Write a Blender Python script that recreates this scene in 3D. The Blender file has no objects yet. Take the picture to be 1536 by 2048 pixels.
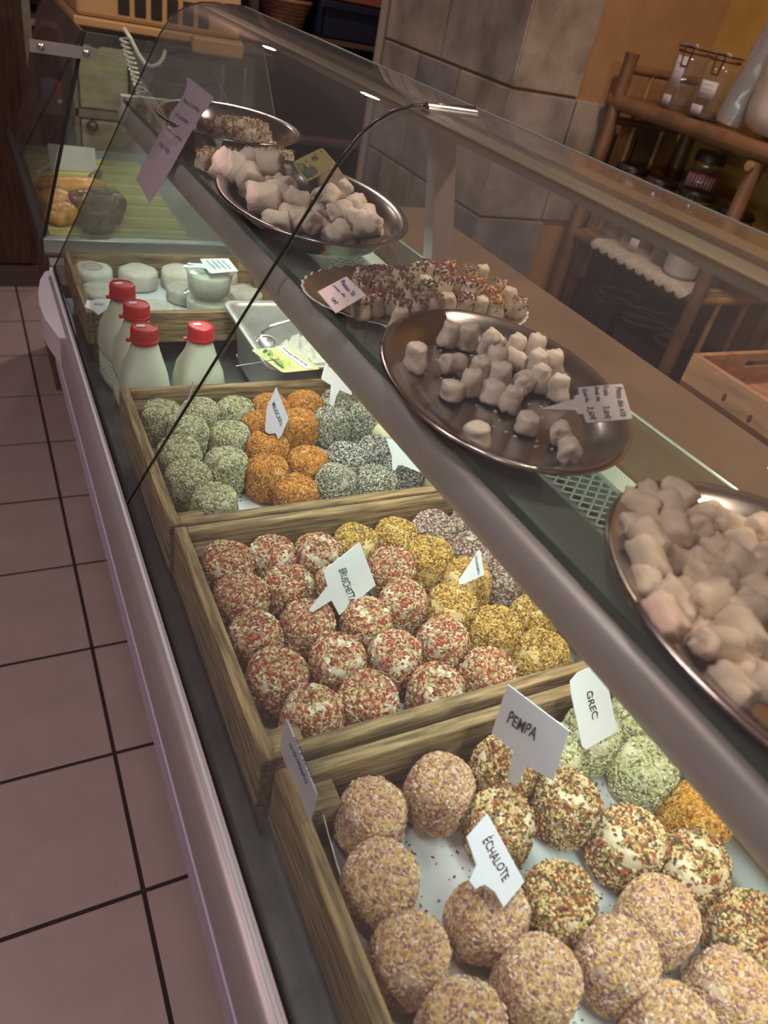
import bpy, bmesh, math, random
import numpy as np
from mathutils import Vector, Matrix, noise

sc = bpy.context.scene
COL = sc.collection
random.seed(7)
rng = np.random.RandomState(7)
H = 1.40        # lens height above the floor; every thing below is laid out with z = 0 at lens height, then lifted by H

# ------------------------------------------------------------------ camera
cam = bpy.data.cameras.new('camera')
cam.sensor_width = 36.0
cam.lens = 1463.93 / 2048 * 36.0
cam.clip_start = 0.02
cam_ob = bpy.data.objects.new('camera', cam)
RT = [[0.887455, -0.423473, 0.181919], [-0.126823, -0.603841, -0.786951], [0.443102, 0.675312, -0.589588]]
xa, ya, za = RT[0], [-v for v in RT[1]], [-v for v in RT[2]]
cam_ob.matrix_world = Matrix([[xa[i], ya[i], za[i], 0] for i in range(3)] + [[0, 0, 0, 1]])
COL.objects.link(cam_ob)
sc.camera = cam_ob
cam.dof.use_dof = True
cam.dof.focus_distance = 0.85
cam.dof.aperture_fstop = 7.0

# ------------------------------------------------------------------ world, lights, exposure
world = bpy.data.worlds.new('world')
sc.world = world
world.use_nodes = True
world.node_tree.nodes['Background'].inputs[0].default_value = (0.55, 0.45, 0.42, 1)
world.node_tree.nodes['Background'].inputs[1].default_value = 0.04

def spot_disc(name, loc, size, power, col):
    """a round recessed ceiling downlight"""
    l = bpy.data.lights.new(name, 'AREA')
    l.shape = 'DISK'
    l.size = size
    l.energy = power
    l.color = col
    o = bpy.data.objects.new(name, l)
    o.location = loc
    COL.objects.link(o)
    return o
PINK, WARM = (1.0, 0.80, 0.78), (1.0, 0.77, 0.60)
for x, y, w in ((-0.9, -0.5, 10), (-0.8, 0.9, 10), (-0.12, 0.55, 5), (-1.3, 1.0, 7)):  # the overhead one is added to brighten the deck beside the rail
    spot_disc('shop_downlight', (x, y, 1.18), 0.16, w, PINK)
for x, y, w in ((1.15, -0.45, 17), (1.22, 1.0, 16)):
    spot_disc('counter_downlight', (x, y, 1.18), 0.12, w, WARM)
spot_disc('back_room_downlight', (1.0, 3.5, 1.18), 0.14, 15, (1.0, 0.78, 0.66))
spot_disc('far_downlight', (0.75, 4.6, 1.18), 0.14, 5, (1.0, 0.78, 0.66))
sc.view_settings.view_transform = 'Standard'
sc.view_settings.look = 'None'
sc.view_settings.exposure = 0.0
sc.view_settings.gamma = 1.0
sc.view_settings.use_curve_mapping = False
sc.cycles.use_denoising = True
sc.cycles.max_bounces = 10
sc.cycles.transparent_max_bounces = 24
sc.cycles.caustics_reflective = False
sc.cycles.caustics_refractive = False
sc.cycles.sample_clamp_indirect = 3.0
TUBE_STRENGTH = 41.0

# ------------------------------------------------------------------ measured tables (metres, z = 0 at lens height)
CUTS = [(0.3029, 0.7714), (0.2682, 0.1542)]
CHEESES = [('green', 0, 0.1885, 0.8695), ('green', 0, 0.2379, 0.8695), ('green', 0, 0.2881, 0.8695), ('green', 0, 0.2113, 0.8234), ('green', 0, 0.262, 0.807), ('green', 0, 0.1885, 0.7755), ('green', 0, 0.2397, 0.7417), ('green', 0, 0.1885, 0.722), ('green', 0, 0.2049, 0.6713), ('orange', 0, 0.3405, 0.8695), ('orange', 0, 0.3932, 0.8695), ('orange', 0, 0.3136, 0.8238), ('orange', 0, 0.3669, 0.8234), ('orange', 0, 0.3029, 0.7714), ('orange', 0, 0.2878, 0.7187), ('orange', 0, 0.3457, 0.7321), ('orange', 0, 0.3097, 0.6701), ('grey', 0, 0.446, 0.8695), ('grey', 0, 0.4197, 0.8233), ('grey', 0, 0.4992, 0.8695), ('grey', 0, 0.4727, 0.8232), ('grey', 0, 0.3989, 0.728), ('grey', 0, 0.4511, 0.7375), ('grey', 0, 0.3666, 0.6829), ('grey', 0, 0.4181, 0.67), ('grey', 0, 0.4679, 0.6873), ('pale1', 0, 0.4906, 0.7733), ('pale1', 0, 0.5105, 0.6561), ('red', 1, 0.1885, 0.5635), ('red', 1, 0.2399, 0.5635), ('red', 1, 0.2907, 0.5544), ('red', 1, 0.1885, 0.5106), ('red', 1, 0.2418, 0.5117), ('red', 1, 0.294, 0.5016), ('red', 1, 0.2419, 0.4586), ('red', 1, 0.1885, 0.4573), ('red', 1, 0.2563, 0.4074), ('red', 1, 0.3656, 0.5157), ('red', 1, 0.3544, 0.4631), ('red', 1, 0.3028, 0.449), ('red', 1, 0.1903, 0.4039), ('red', 1, 0.312, 0.3965), ('red', 1, 0.2082, 0.3536), ('red', 1, 0.2628, 0.3542), ('red', 1, 0.3684, 0.3996), ('red', 1, 0.3329, 0.3473), ('red', 1, 0.3925, 0.3504), ('yellow', 1, 0.3412, 0.5635), ('yellow', 1, 0.3928, 0.5635), ('yellow', 1, 0.4189, 0.5188), ('yellow', 1, 0.4441, 0.4728), ('yellow', 1, 0.4025, 0.4405), ('yellow', 1, 0.4343, 0.3976), ('yellow', 1, 0.4652, 0.3539), ('yellow', 1, 0.4872, 0.4049), ('speck', 1, 0.4458, 0.5635), ('speck', 1, 0.499, 0.5635), ('speck', 1, 0.4739, 0.5166), ('speck', 1, 0.4964, 0.4636), ('shallot', 2, 0.2201, 0.2545), ('shallot', 2, 0.2835, 0.2545), ('shallot', 2, 0.2057, 0.2028), ('shallot', 2, 0.2015, 0.1495), ('shallot', 2, 0.2682, 0.1542), ('shallot', 2, 0.2778, 0.1008), ('shallot', 2, 0.214, 0.0975), ('shallot', 2, 0.3422, 0.0907), ('shallot', 2, 0.3948, 0.0999), ('shallot', 2, 0.4101, 0.0397), ('shallot', 2, 0.3478, 0.0378), ('pempa', 2, 0.3482, 0.2545), ('pempa', 2, 0.3196, 0.2099), ('pempa', 2, 0.3846, 0.2044), ('pempa', 2, 0.3258, 0.1416), ('pempa', 2, 0.411, 0.1578), ('pempa', 2, 0.4559, 0.1213), ('pempa', 2, 0.4592, 0.068), ('grec', 2, 0.4535, 0.2545), ('grec', 2, 0.4014, 0.2545), ('grec', 2, 0.5066, 0.2544), ('grec', 2, 0.4803, 0.2084), ('gold', 2, 0.4951, 0.1573)]
T2 = [(0.3663, 0.5208), (0.384, 0.5141), (0.3973, 0.5008), (0.4131, 0.5109), (0.4236, 0.4954), (0.3445, 0.4713), (0.3853, 0.4664), (0.3589, 0.4557), (0.3386, 0.4333), (0.4103, 0.4719), (0.4454, 0.4918), (0.4249, 0.4598), (0.4438, 0.4592), (0.374, 0.44), (0.3895, 0.4292), (0.4083, 0.4316), (0.4177, 0.4154), (0.319, 0.4287), (0.3537, 0.4224), (0.3595, 0.4044), (0.3116, 0.4783), (0.3561, 0.3754), (0.3758, 0.3573), (0.3637, 0.3326), (0.2965, 0.3592)]
T3 = [(0.3449, 0.2373), (0.3572, 0.2521), (0.3745, 0.2611), (0.3739, 0.242), (0.3963, 0.2577), (0.399, 0.2387), (0.4239, 0.2466), (0.4188, 0.2267), (0.3845, 0.226), (0.3597, 0.2248), (0.3511, 0.2077), (0.3887, 0.2072), (0.3649, 0.1949), (0.3362, 0.2201), (0.3233, 0.2063), (0.3102, 0.1927), (0.3316, 0.1889), (0.3497, 0.1822), (0.383, 0.1886), (0.4354, 0.2167), (0.4106, 0.2058), (0.403, 0.188), (0.3818, 0.1693), (0.3125, 0.1739), (0.331, 0.1676), (0.3624, 0.1627), (0.316, 0.1553), (0.345, 0.1543), (0.3058, 0.1392), (0.3303, 0.1421), (0.3212, 0.1253), (0.3485, 0.1353), (0.3024, 0.12), (0.3164, 0.1065), (0.2963, 0.1631)]
PL = [(0.3377, 0.656), (0.3378, 0.6365), (0.3615, 0.6572), (0.357, 0.6333), (0.3837, 0.6583), (0.3812, 0.6381), (0.408, 0.6693), (0.4013, 0.6349), (0.4258, 0.6723), (0.4393, 0.6632), (0.4236, 0.6304), (0.4531, 0.6721), (0.4449, 0.6406), (0.4763, 0.663), (0.4921, 0.6682), (0.4503, 0.6232), (0.467, 0.6277), (0.4895, 0.6284), (0.49, 0.6043), (0.4654, 0.6039), (0.4838, 0.5798), (0.4562, 0.5798), (0.4395, 0.5834), (0.4225, 0.587), (0.4042, 0.5869), (0.3847, 0.5832), (0.3683, 0.5831), (0.3459, 0.5762), (0.3322, 0.5551), (0.3682, 0.606), (0.3936, 0.614), (0.3449, 0.5936), (0.3233, 0.587), (0.3076, 0.5823), (0.3201, 0.6196), (0.3365, 0.62)]
T1 = [(0.3157, 1.0026), (0.2845, 0.9653), (0.3002, 0.9272), (0.2867, 0.8442), (0.3132, 0.8656), (0.34, 0.9933), (0.3655, 1.0072), (0.3263, 0.94), (0.3502, 0.9386), (0.3375, 0.8535), (0.2914, 0.7934), (0.3159, 0.8057), (0.3257, 0.784), (0.3595, 0.8442), (0.394, 0.889), (0.3483, 0.7909), (0.3938, 0.8385), (0.362, 0.7716), (0.4368, 0.8832), (0.4114, 0.8223), (0.4397, 0.8448), (0.409, 0.7828), (0.4152, 0.9542), (0.4449, 0.95)]
T0 = [(0.3158, 1.197), (0.3378, 1.2346), (0.3618, 1.2683), (0.3787, 1.28), (0.3951, 1.2801), (0.4107, 1.2856), (0.4262, 1.2803), (0.4318, 1.2606), (0.3057, 1.1575), (0.323, 1.1763), (0.3419, 1.1962), (0.3571, 1.2026), (0.3716, 1.2103), (0.3879, 1.2095), (0.4041, 1.2116), (0.4162, 1.2006), (0.3369, 1.1425), (0.352, 1.1361), (0.3674, 1.1302), (0.3839, 1.1314), (0.4016, 1.1324)]
P0 = [(0.2817, 1.063), (0.2965, 1.0806), (0.2983, 1.0367), (0.3172, 1.0673), (0.3312, 1.0891), (0.3475, 1.0832), (0.36, 1.1023), (0.3767, 1.108), (0.3941, 1.1194), (0.4028, 1.0955), (0.3441, 1.051), (0.3708, 1.0669), (0.418, 1.1058)]
SIGNS = {'bruschetta': {'n': (0.2805, -0.8633, 0.4196), 'o': [(0.3035, 0.4936, -0.4666), (0.3232, 0.4764, -0.5151), (0.2743, 0.4553, -0.5259), (0.2656, 0.461, -0.5084), (0.2423, 0.4525, -0.5103), (0.2381, 0.4528, -0.5069), (0.2612, 0.4668, -0.4935), (0.257, 0.4731, -0.4777)], 't': [('BRUSCHETTA', (0.2747, 0.4762, -0.4832), (0.2873, 0.4627, -0.5194), (0.2843, 0.4792, -0.4834))]}, 'pempa': {'n': (-0.9587, -0.2749, 0.0723), 'o': [(0.3237, 0.2656, -0.4281), (0.3404, 0.2094, -0.4213), (0.339, 0.2008, -0.472), (0.3323, 0.2224, -0.4793), (0.3305, 0.2214, -0.5064), (0.328, 0.2295, -0.5093), (0.3281, 0.2372, -0.4789), (0.3217, 0.259, -0.4811)], 't': [('PEMPA', (0.3252, 0.2522, -0.4597), (0.333, 0.2268, -0.4525), (0.3256, 0.2544, -0.4465))]}, 'echalote': {'n': (0.4017, -0.3617, 0.8414), 'o': [(0.2831, 0.2012, -0.4867), (0.2956, 0.1555, -0.5123), (0.2659, 0.1431, -0.5035), (0.2624, 0.1528, -0.4976), (0.2548, 0.1581, -0.4917), (0.2454, 0.1563, -0.488), (0.242, 0.1615, -0.4841), (0.2539, 0.1698, -0.4863), (0.2539, 0.1873, -0.4787)], 't': [('ÉCHALOTE', (0.2666, 0.1833, -0.4865), (0.2734, 0.1569, -0.5011), (0.2799, 0.1884, -0.4907))]}, 'grec': {'n': (0.0823, -0.7827, 0.617), 'o': [(0.4186, 0.2772, -0.4595), (0.4506, 0.281, -0.4589), (0.4591, 0.2412, -0.5105), (0.456, 0.2393, -0.5125), (0.4188, 0.2345, -0.5136), (0.4143, 0.2362, -0.5109), (0.4079, 0.2674, -0.4705), (0.4087, 0.2733, -0.463)], 't': [('GREC', (0.4249, 0.2652, -0.4755), (0.4298, 0.2493, -0.4963), (0.4333, 0.2666, -0.4748))]}, 'mexicain': {'n': (-0.7408, -0.5433, 0.3951), 'o': [(0.3169, 0.7982, -0.4576), (0.3255, 0.7653, -0.4866), (0.3169, 0.7615, -0.5079), (0.3134, 0.7616, -0.5145), (0.3112, 0.7687, -0.5087), (0.3047, 0.7744, -0.5132), (0.301, 0.7803, -0.5119), (0.305, 0.7933, -0.4866)], 't': [('MEXICAIN', (0.3106, 0.7909, -0.4795), (0.3168, 0.7683, -0.4989), (0.3139, 0.791, -0.473))]}, 'salapempa': {'n': (-0.6092, -0.6092, 0.5077), 'o': [(0.4236, 0.453, -0.4658), (0.4251, 0.4506, -0.4669), (0.4255, 0.436, -0.4838), (0.4245, 0.4347, -0.4867), (0.4067, 0.4408, -0.5007), (0.4034, 0.4432, -0.5018), (0.4035, 0.4455, -0.4989)], 't': [('SALAPEMPA', (0.4196, 0.4507, -0.4734), (0.42, 0.4379, -0.4883), (0.4219, 0.4503, -0.4711))]}, 'left_tag': {'n': (-0.9998, 0.0, 0.0208), 'o': [(0.1629, 0.3182, -0.4742), (0.163, 0.3152, -0.4714), (0.1629, 0.2515, -0.4745), (0.1628, 0.2504, -0.4788), (0.1622, 0.2506, -0.5092), (0.1621, 0.2521, -0.5119), (0.1621, 0.3158, -0.5136), (0.1623, 0.3184, -0.5047)], 't': [('s1', (0.1626, 0.3051, -0.4895), (0.1626, 0.2674, -0.4873), (0.1628, 0.3028, -0.4801)), ('s2', (0.1629, 0.2984, -0.4742), (0.1629, 0.2625, -0.4737), (0.1631, 0.2958, -0.4635))]}, 'white_cross': {'n': (0.2335, -0.6415, 0.7308), 'o': [(0.4201, 0.8777, -0.4651), (0.4672, 0.869, -0.4877), (0.4531, 0.845, -0.5043), (0.4336, 0.8472, -0.4961), (0.4263, 0.8393, -0.5007), (0.4186, 0.8271, -0.509), (0.4135, 0.8262, -0.5082), (0.4118, 0.8287, -0.5054), (0.4207, 0.8505, -0.4892), (0.4066, 0.8543, -0.4813), (0.4076, 0.8577, -0.4787)], 't': [('s1', (0.4213, 0.8705, -0.4718), (0.4276, 0.8695, -0.4747), (0.4234, 0.8749, -0.4686))]}, 'white_plain': {'n': (-0.5025, -0.7035, 0.5025), 'o': [(0.4282, 0.6873, -0.4753), (0.4697, 0.6555, -0.4783), (0.4619, 0.6429, -0.5036), (0.4433, 0.6583, -0.5007), (0.4386, 0.6609, -0.5018), (0.4348, 0.6589, -0.5084), (0.4318, 0.6613, -0.508), (0.4325, 0.6716, -0.4928)], 't': []}, 'edge_tag': {'n': (-0.9045, -0.3015, 0.3015), 'o': [(0.2159, 0.8191, -0.4551), (0.205, 0.8139, -0.4929), (0.1973, 0.8185, -0.5114), (0.1939, 0.8252, -0.5148), (0.2092, 0.8172, -0.4771), (0.2146, 0.8214, -0.4566)], 't': []}, 'price_tag': {'n': (-0.3825, -0.239, 0.8925), 'o': [(0.3978, 0.3782, -0.2315), (0.427, 0.365, -0.2226), (0.4274, 0.3633, -0.2228), (0.4183, 0.3352, -0.2343), (0.4165, 0.3348, -0.2351), (0.3887, 0.3471, -0.2438), (0.3876, 0.3493, -0.2436), (0.3895, 0.3553, -0.2412), (0.3863, 0.3577, -0.242), (0.3862, 0.3615, -0.241), (0.3643, 0.3755, -0.2466), (0.3871, 0.3714, -0.238), (0.3901, 0.3705, -0.2369), (0.3917, 0.3729, -0.2356), (0.3954, 0.3726, -0.2341)], 't': [('Petits dés x10', (0.4211, 0.3644, -0.2253), (0.4112, 0.3398, -0.2361), (0.4258, 0.3623, -0.2238)), ('Frais', (0.4137, 0.37, -0.2269), (0.4103, 0.3619, -0.2306), (0.418, 0.3681, -0.2256)), ('3,00€', (0.4041, 0.3549, -0.2351), (0.3996, 0.3439, -0.24), (0.4092, 0.3521, -0.2337)), ('demi sec', (0.4081, 0.3728, -0.2286), (0.4027, 0.3597, -0.2344), (0.4119, 0.371, -0.2274)), ('Épicés', (0.3986, 0.3756, -0.2319), (0.3949, 0.3641, -0.2366), (0.4039, 0.3732, -0.2303)), ('3,50€', (0.3937, 0.3603, -0.2381), (0.3901, 0.3483, -0.2429), (0.3991, 0.3574, -0.2366))]}, 'plateau_tag': {'n': (-0.2777, -0.3554, 0.8925), 'o': [(0.2896, 0.5892, -0.2284), (0.2995, 0.564, -0.2354), (0.2684, 0.5556, -0.2484), (0.2607, 0.5825, -0.2401)], 't': [('Plateau 50', (0.2819, 0.5847, -0.2326), (0.2876, 0.5663, -0.2381), (0.2862, 0.5872, -0.2303)), ('petits dés', (0.2741, 0.5836, -0.2355), (0.2798, 0.5682, -0.2399), (0.2775, 0.5841, -0.2342)), ('18€', (0.2688, 0.5708, -0.2422), (0.2709, 0.5632, -0.2446), (0.2723, 0.572, -0.2406))]}, 'yellow_card': {'n': (-0.4176, -0.376, 0.8271), 'o': [(0.3992, 0.9359, -0.1968), (0.4081, 0.9008, -0.2084), (0.3665, 0.8981, -0.2306), (0.3612, 0.9344, -0.2167)], 't': []}, 'pan_card': {'n': (-0.1142, -0.2855, 0.9516), 'o': [(0.3334, 0.954, -0.4826), (0.3658, 0.9024, -0.4942), (0.4234, 0.898, -0.4886), (0.3899, 0.9507, -0.4768)], 't': [('strip', (0.3678, 0.9086, -0.4921), (0.3678, 0.9086, -0.4921), (0.3678, 0.9086, -0.4921)), ('Fromage blanc au kg', (0.377, 0.9458, -0.4798), (0.4031, 0.9064, -0.4885), (0.382, 0.9491, -0.4782))], 'strip': [(0.3703, 0.9531, -0.4784), (0.3812, 0.9518, -0.4775), (0.4142, 0.9008, -0.4889), (0.402, 0.9022, -0.4899)], 'stick': [(0.3041, 0.9276, -0.494), (0.351, 0.9282, -0.4882)]}, 'tub_tag': {'n': (-0.0298, -0.0995, 0.9946), 'o': [(0.3371, 1.2653, -0.4635), (0.3874, 1.2657, -0.4619), (0.3922, 1.2193, -0.4664), (0.344, 1.2122, -0.4686), (0.3402, 1.2155, -0.4684), (0.3385, 1.2301, -0.467), (0.3004, 1.2358, -0.4675), (0.3006, 1.2399, -0.4671), (0.3368, 1.245, -0.4655)], 't': [('s0', (0.3434, 1.2525, -0.4646), (0.3517, 1.2234, -0.4672), (0.3488, 1.2609, -0.4636)), ('s1', (0.3526, 1.2524, -0.4643), (0.3608, 1.2232, -0.467), (0.358, 1.2608, -0.4633)), ('s2', (0.3618, 1.2523, -0.464), (0.3699, 1.223, -0.4667), (0.3673, 1.2608, -0.463)), ('s3', (0.371, 1.2522, -0.4638), (0.3791, 1.2228, -0.4665), (0.3766, 1.2607, -0.4628))]}, 'crate_tag': {'n': (-0.0891, -0.4454, 0.8909), 'o': [(0.1318, 1.159, -0.5052), (0.1371, 1.1704, -0.499), (0.1649, 1.1674, -0.4977), (0.1604, 1.1506, -0.5066), (0.1492, 1.1431, -0.5114), (0.1439, 1.1516, -0.5077)], 't': [('s1', (0.1456, 1.1593, -0.5037), (0.1601, 1.1577, -0.5031), (0.1466, 1.1653, -0.5006))]}, 'paper': {'n': (-0.8815, 0, 0.4721), 'o': [(0.3056, 1.254, -0.186), (0.3063, 1.1093, -0.1846), (0.3047, 1.1046, -0.1876), (0.2929, 1.1155, -0.2096), (0.2778, 1.1196, -0.2378), (0.2522, 1.1202, -0.2857), (0.2256, 1.1303, -0.3352), (0.2272, 1.2404, -0.3322), (0.2616, 1.2415, -0.268), (0.279, 1.2384, -0.2356), (0.2939, 1.2263, -0.2077), (0.3003, 1.2333, -0.1958)], 't': [('Pensez à amener', (0.2905, 1.2156, -0.2141), (0.2928, 1.1281, -0.2097), (0.2943, 1.2156, -0.2069)), ('un contenant', (0.2799, 1.218, -0.2339), (0.2817, 1.1484, -0.2305), (0.2833, 1.2136, -0.2275)), ('pour le fromage', (0.2681, 1.2203, -0.2559), (0.2702, 1.1387, -0.2519), (0.2716, 1.2158, -0.2494)), ('avec vous', (0.2568, 1.2212, -0.2769), (0.258, 1.1603, -0.2747), (0.2604, 1.2189, -0.2704))]}}

# ------------------------------------------------------------------ materials
MATS = {}
def M(name, col, rough=0.55, metal=0.0, var=0.0, scale=30.0, bump=0.0, stretch=None, col2=None, spec=0.5, emit=0.0, sss=0.0):
    if name in MATS:
        return MATS[name]
    m = bpy.data.materials.new(name)
    m.use_nodes = True
    nt = m.node_tree
    b = nt.nodes['Principled BSDF']
    b.inputs['Base Color'].default_value = (*col, 1)
    b.inputs['Roughness'].default_value = rough
    b.inputs['Metallic'].default_value = metal
    b.inputs['Specular IOR Level'].default_value = spec
    if sss:
        b.inputs['Subsurface Weight'].default_value = sss
        b.inputs['Subsurface Radius'].default_value = (0.004, 0.003, 0.002)
        b.inputs['Subsurface Scale'].default_value = 1.0
    if emit:
        b.inputs['Emission Color'].default_value = (*col, 1)
        b.inputs['Emission Strength'].default_value = emit
    if var or bump or col2:
        tc = nt.nodes.new('ShaderNodeTexCoord')
        mp = nt.nodes.new('ShaderNodeMapping')
        if stretch:
            mp.inputs['Scale'].default_value = stretch
        nt.links.new(tc.outputs['Object'], mp.inputs['Vector'])
        nz = nt.nodes.new('ShaderNodeTexNoise')
        nz.inputs['Scale'].default_value = scale
        nz.inputs['Detail'].default_value = 6
        nz.inputs['Roughness'].default_value = 0.6
        nt.links.new(mp.outputs[0], nz.inputs['Vector'])
        if var or col2:
            cr = nt.nodes.new('ShaderNodeValToRGB')
            cr.color_ramp.elements[0].position = 0.36
            cr.color_ramp.elements[1].position = 0.64
            c2 = col2 if col2 else tuple(min(1, c * (1 + var)) for c in col)
            c1 = col if col2 else tuple(c * (1 - var) for c in col)
            cr.color_ramp.elements[0].color = (*c1, 1)
            cr.color_ramp.elements[1].color = (*c2, 1)
            nt.links.new(nz.outputs['Fac'], cr.inputs[0])
            nt.links.new(cr.outputs[0], b.inputs['Base Color'])
        if bump:
            bp = nt.nodes.new('ShaderNodeBump')
            bp.inputs['Strength'].default_value = bump
            bp.inputs['Distance'].default_value = 0.004
            nt.links.new(nz.outputs['Fac'], bp.inputs['Height'])
            nt.links.new(bp.outputs[0], b.inputs['Normal'])
    MATS[name] = m
    return m

def glass_mat(name, tint, boost=1.7, rough=0.0, milk=0.0, haze_col=(0.8, 0.8, 0.85)):
    """clear sheet: straight-through transparency plus Fresnel mirror on the outer faces"""
    m = bpy.data.materials.new(name)
    m.use_nodes = True
    nt = m.node_tree
    for n in list(nt.nodes):
        nt.nodes.remove(n)
    out = nt.nodes.new('ShaderNodeOutputMaterial')
    tr = nt.nodes.new('ShaderNodeBsdfTransparent')
    tr.inputs[0].default_value = (*tint, 1)
    gl = nt.nodes.new('ShaderNodeBsdfGlossy')
    gl.inputs['Roughness'].default_value = rough
    fr = nt.nodes.new('ShaderNodeFresnel')
    fr.inputs['IOR'].default_value = 1.5
    ge = nt.nodes.new('ShaderNodeNewGeometry')
    inv = nt.nodes.new('ShaderNodeMath'); inv.operation = 'SUBTRACT'
    inv.inputs[0].default_value = 1.0
    nt.links.new(ge.outputs['Backfacing'], inv.inputs[1])
    mu = nt.nodes.new('ShaderNodeMath'); mu.operation = 'MULTIPLY'
    nt.links.new(fr.outputs[0], mu.inputs[0]); nt.links.new(inv.outputs[0], mu.inputs[1])
    mb = nt.nodes.new('ShaderNodeMath'); mb.operation = 'MULTIPLY'; mb.use_clamp = True
    mb.inputs[1].default_value = boost
    nt.links.new(mu.outputs[0], mb.inputs[0])
    mx = nt.nodes.new('ShaderNodeMixShader')
    nt.links.new(mb.outputs[0], mx.inputs[0]); nt.links.new(tr.outputs[0], mx.inputs[1]); nt.links.new(gl.outputs[0], mx.inputs[2])
    last = mx
    if milk:  # mixes in pale diffuse as a painted haze
        df = nt.nodes.new('ShaderNodeBsdfDiffuse'); df.inputs[0].default_value = (*haze_col, 1)
        m2 = nt.nodes.new('ShaderNodeMixShader'); m2.inputs[0].default_value = milk
        nt.links.new(mx.outputs[0], m2.inputs[1]); nt.links.new(df.outputs[0], m2.inputs[2])
        last = m2
    nt.links.new(last.outputs[0], out.inputs[0])
    MATS[name] = m
    return m

glass = glass_mat('clear_glass', (0.94, 0.97, 0.955), milk=0.024)  # milk is a painted veil that lifts the darks behind the pane
shelf_glass = glass_mat('shelf_glass', (0.80, 0.88, 0.84), milk=0.02)
jar_glass = glass_mat('jar_glass', (0.90, 0.90, 0.88), boost=2.2, milk=0.04)
cup_plastic = glass_mat('clear_plastic', (0.80, 0.80, 0.84), boost=2.5, rough=0.15, milk=0.22)
tub_plastic = glass_mat('tub_plastic', (0.92, 0.95, 0.94), boost=2.2, rough=0.05, milk=0.06)
steel = M('brushed_steel', (0.50, 0.50, 0.50), 0.30, 1.0, var=0.12, scale=60, stretch=(1, 0.06, 1))
deck_steel = M('deck_steel', (0.32, 0.34, 0.35), 0.34, 0.8, var=0.25, scale=18)
tray_steel = M('tray_steel', (0.46, 0.43, 0.42), 0.22, 1.0, var=0.15, scale=35)
alu = M('grey_aluminium', (0.46, 0.42, 0.41), 0.42, 0.35, var=0.04, scale=8)
bumper = M('grey_bumper', (0.30, 0.27, 0.28), 0.40, 0.35, var=0.05, scale=6)
lavender = M('pale_lavender_plastic', (0.36, 0.32, 0.43), 0.45)
pale_plastic = M('pale_plastic', (0.50, 0.45, 0.52), 0.4)
gasket = M('black_gasket', (0.010, 0.011, 0.012), 0.5)
glass_edge = M('dark_glass_edge', (0.030, 0.028, 0.025), 0.2)
bright_edge = M('bright_glass_edge', (0.20, 0.22, 0.20), 0.15)
green_edge = M('green_glass_edge', (0.008, 0.060, 0.040), 0.10)
wood = M('crate_wood', (0.27, 0.185, 0.085), 0.75, var=0.62, scale=26, bump=0.7, stretch=(9, 0.7, 9))
wood_x = M('crate_wood_cross', (0.27, 0.185, 0.088), 0.75, var=0.62, scale=26, bump=0.7, stretch=(0.7, 9, 9))
paper = M('white_paper', (0.66, 0.70, 0.73), 0.7)
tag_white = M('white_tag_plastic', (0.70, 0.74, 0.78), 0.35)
tag_shaded = M('shaded_tag_plastic', (0.62, 0.62, 0.72), 0.4)  # white tag plastic with shade put into its colour
ink = M('black_ink', (0.012, 0.012, 0.014), 0.6)
ink_blue = M('blue_ink', (0.03, 0.04, 0.16), 0.6)
ink_teal = M('teal_ink', (0.05, 0.36, 0.34), 0.6)
ink_purple = M('purple_ink', (0.12, 0.09, 0.30), 0.6)
ink_faint = M('faded_blue_ink', (0.13, 0.14, 0.27), 0.6)
dark_wood = M('dark_brown_wood', (0.075, 0.042, 0.032), 0.5, var=0.35, scale=10, stretch=(8, 8, 0.6))
red_wood = M('reddish_wood', (0.095, 0.045, 0.032), 0.45, var=0.35, scale=10, stretch=(6, 6, 0.7))
laminate = M('brown_worktop', (0.165, 0.110, 0.072), 0.35, var=0.12, scale=6)
bamboo = M('brown_bamboo', (0.17, 0.085, 0.045), 0.4, var=0.30, scale=9)
bamboo_y = M('tan_bamboo', (0.32, 0.17, 0.075), 0.45, var=0.3, scale=14)
dark = M('dark_void', (0.012, 0.010, 0.010), 0.6)
black_plastic = M('black_plastic', (0.015, 0.015, 0.017), 0.3)

# ------------------------------------------------------------------ builders
def link(o):
    COL.objects.link(o)
    return o

def tag(o, label=None, cat=None, group=None, kind=None):
    if label: o['label'] = label
    if cat: o['category'] = cat
    if group: o['group'] = group
    if kind: o['kind'] = kind
    return o

def thing(name, label, cat, loc=(0, 0, 0), group=None):
    o = link(bpy.data.objects.new(name, None))
    o.empty_display_size = 0.02
    o.location = loc
    return tag(o, label, cat, group)

def put(name, verts, faces, mat, parent=None, smooth=False, idx=None):
    me = bpy.data.meshes.new(name)
    me.from_pydata([tuple(map(float, v)) for v in verts], [], [tuple(int(i) for i in f) for f in faces])
    for m_ in (mat if isinstance(mat, (list, tuple)) else [mat]):
        me.materials.append(m_)
    if idx is not None:
        me.polygons.foreach_set('material_index', list(map(int, idx)))
    if smooth:
        me.polygons.foreach_set('use_smooth', [True] * len(me.polygons))
    me.update()
    o = link(bpy.data.objects.new(name, me))
    if parent:
        o.parent = parent
    return o

def fix(o):
    """outward normals"""
    bm = bmesh.new(); bm.from_mesh(o.data)
    bmesh.ops.recalc_face_normals(bm, faces=bm.faces)
    bm.to_mesh(o.data); bm.free()
    return o

def local(o, parent, loc):
    """parent to an Empty standing at loc although the mesh was laid out in scene coordinates"""
    o.parent = parent
    o.data.transform(Matrix.Translation(-Vector(loc)))
    return o

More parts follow.
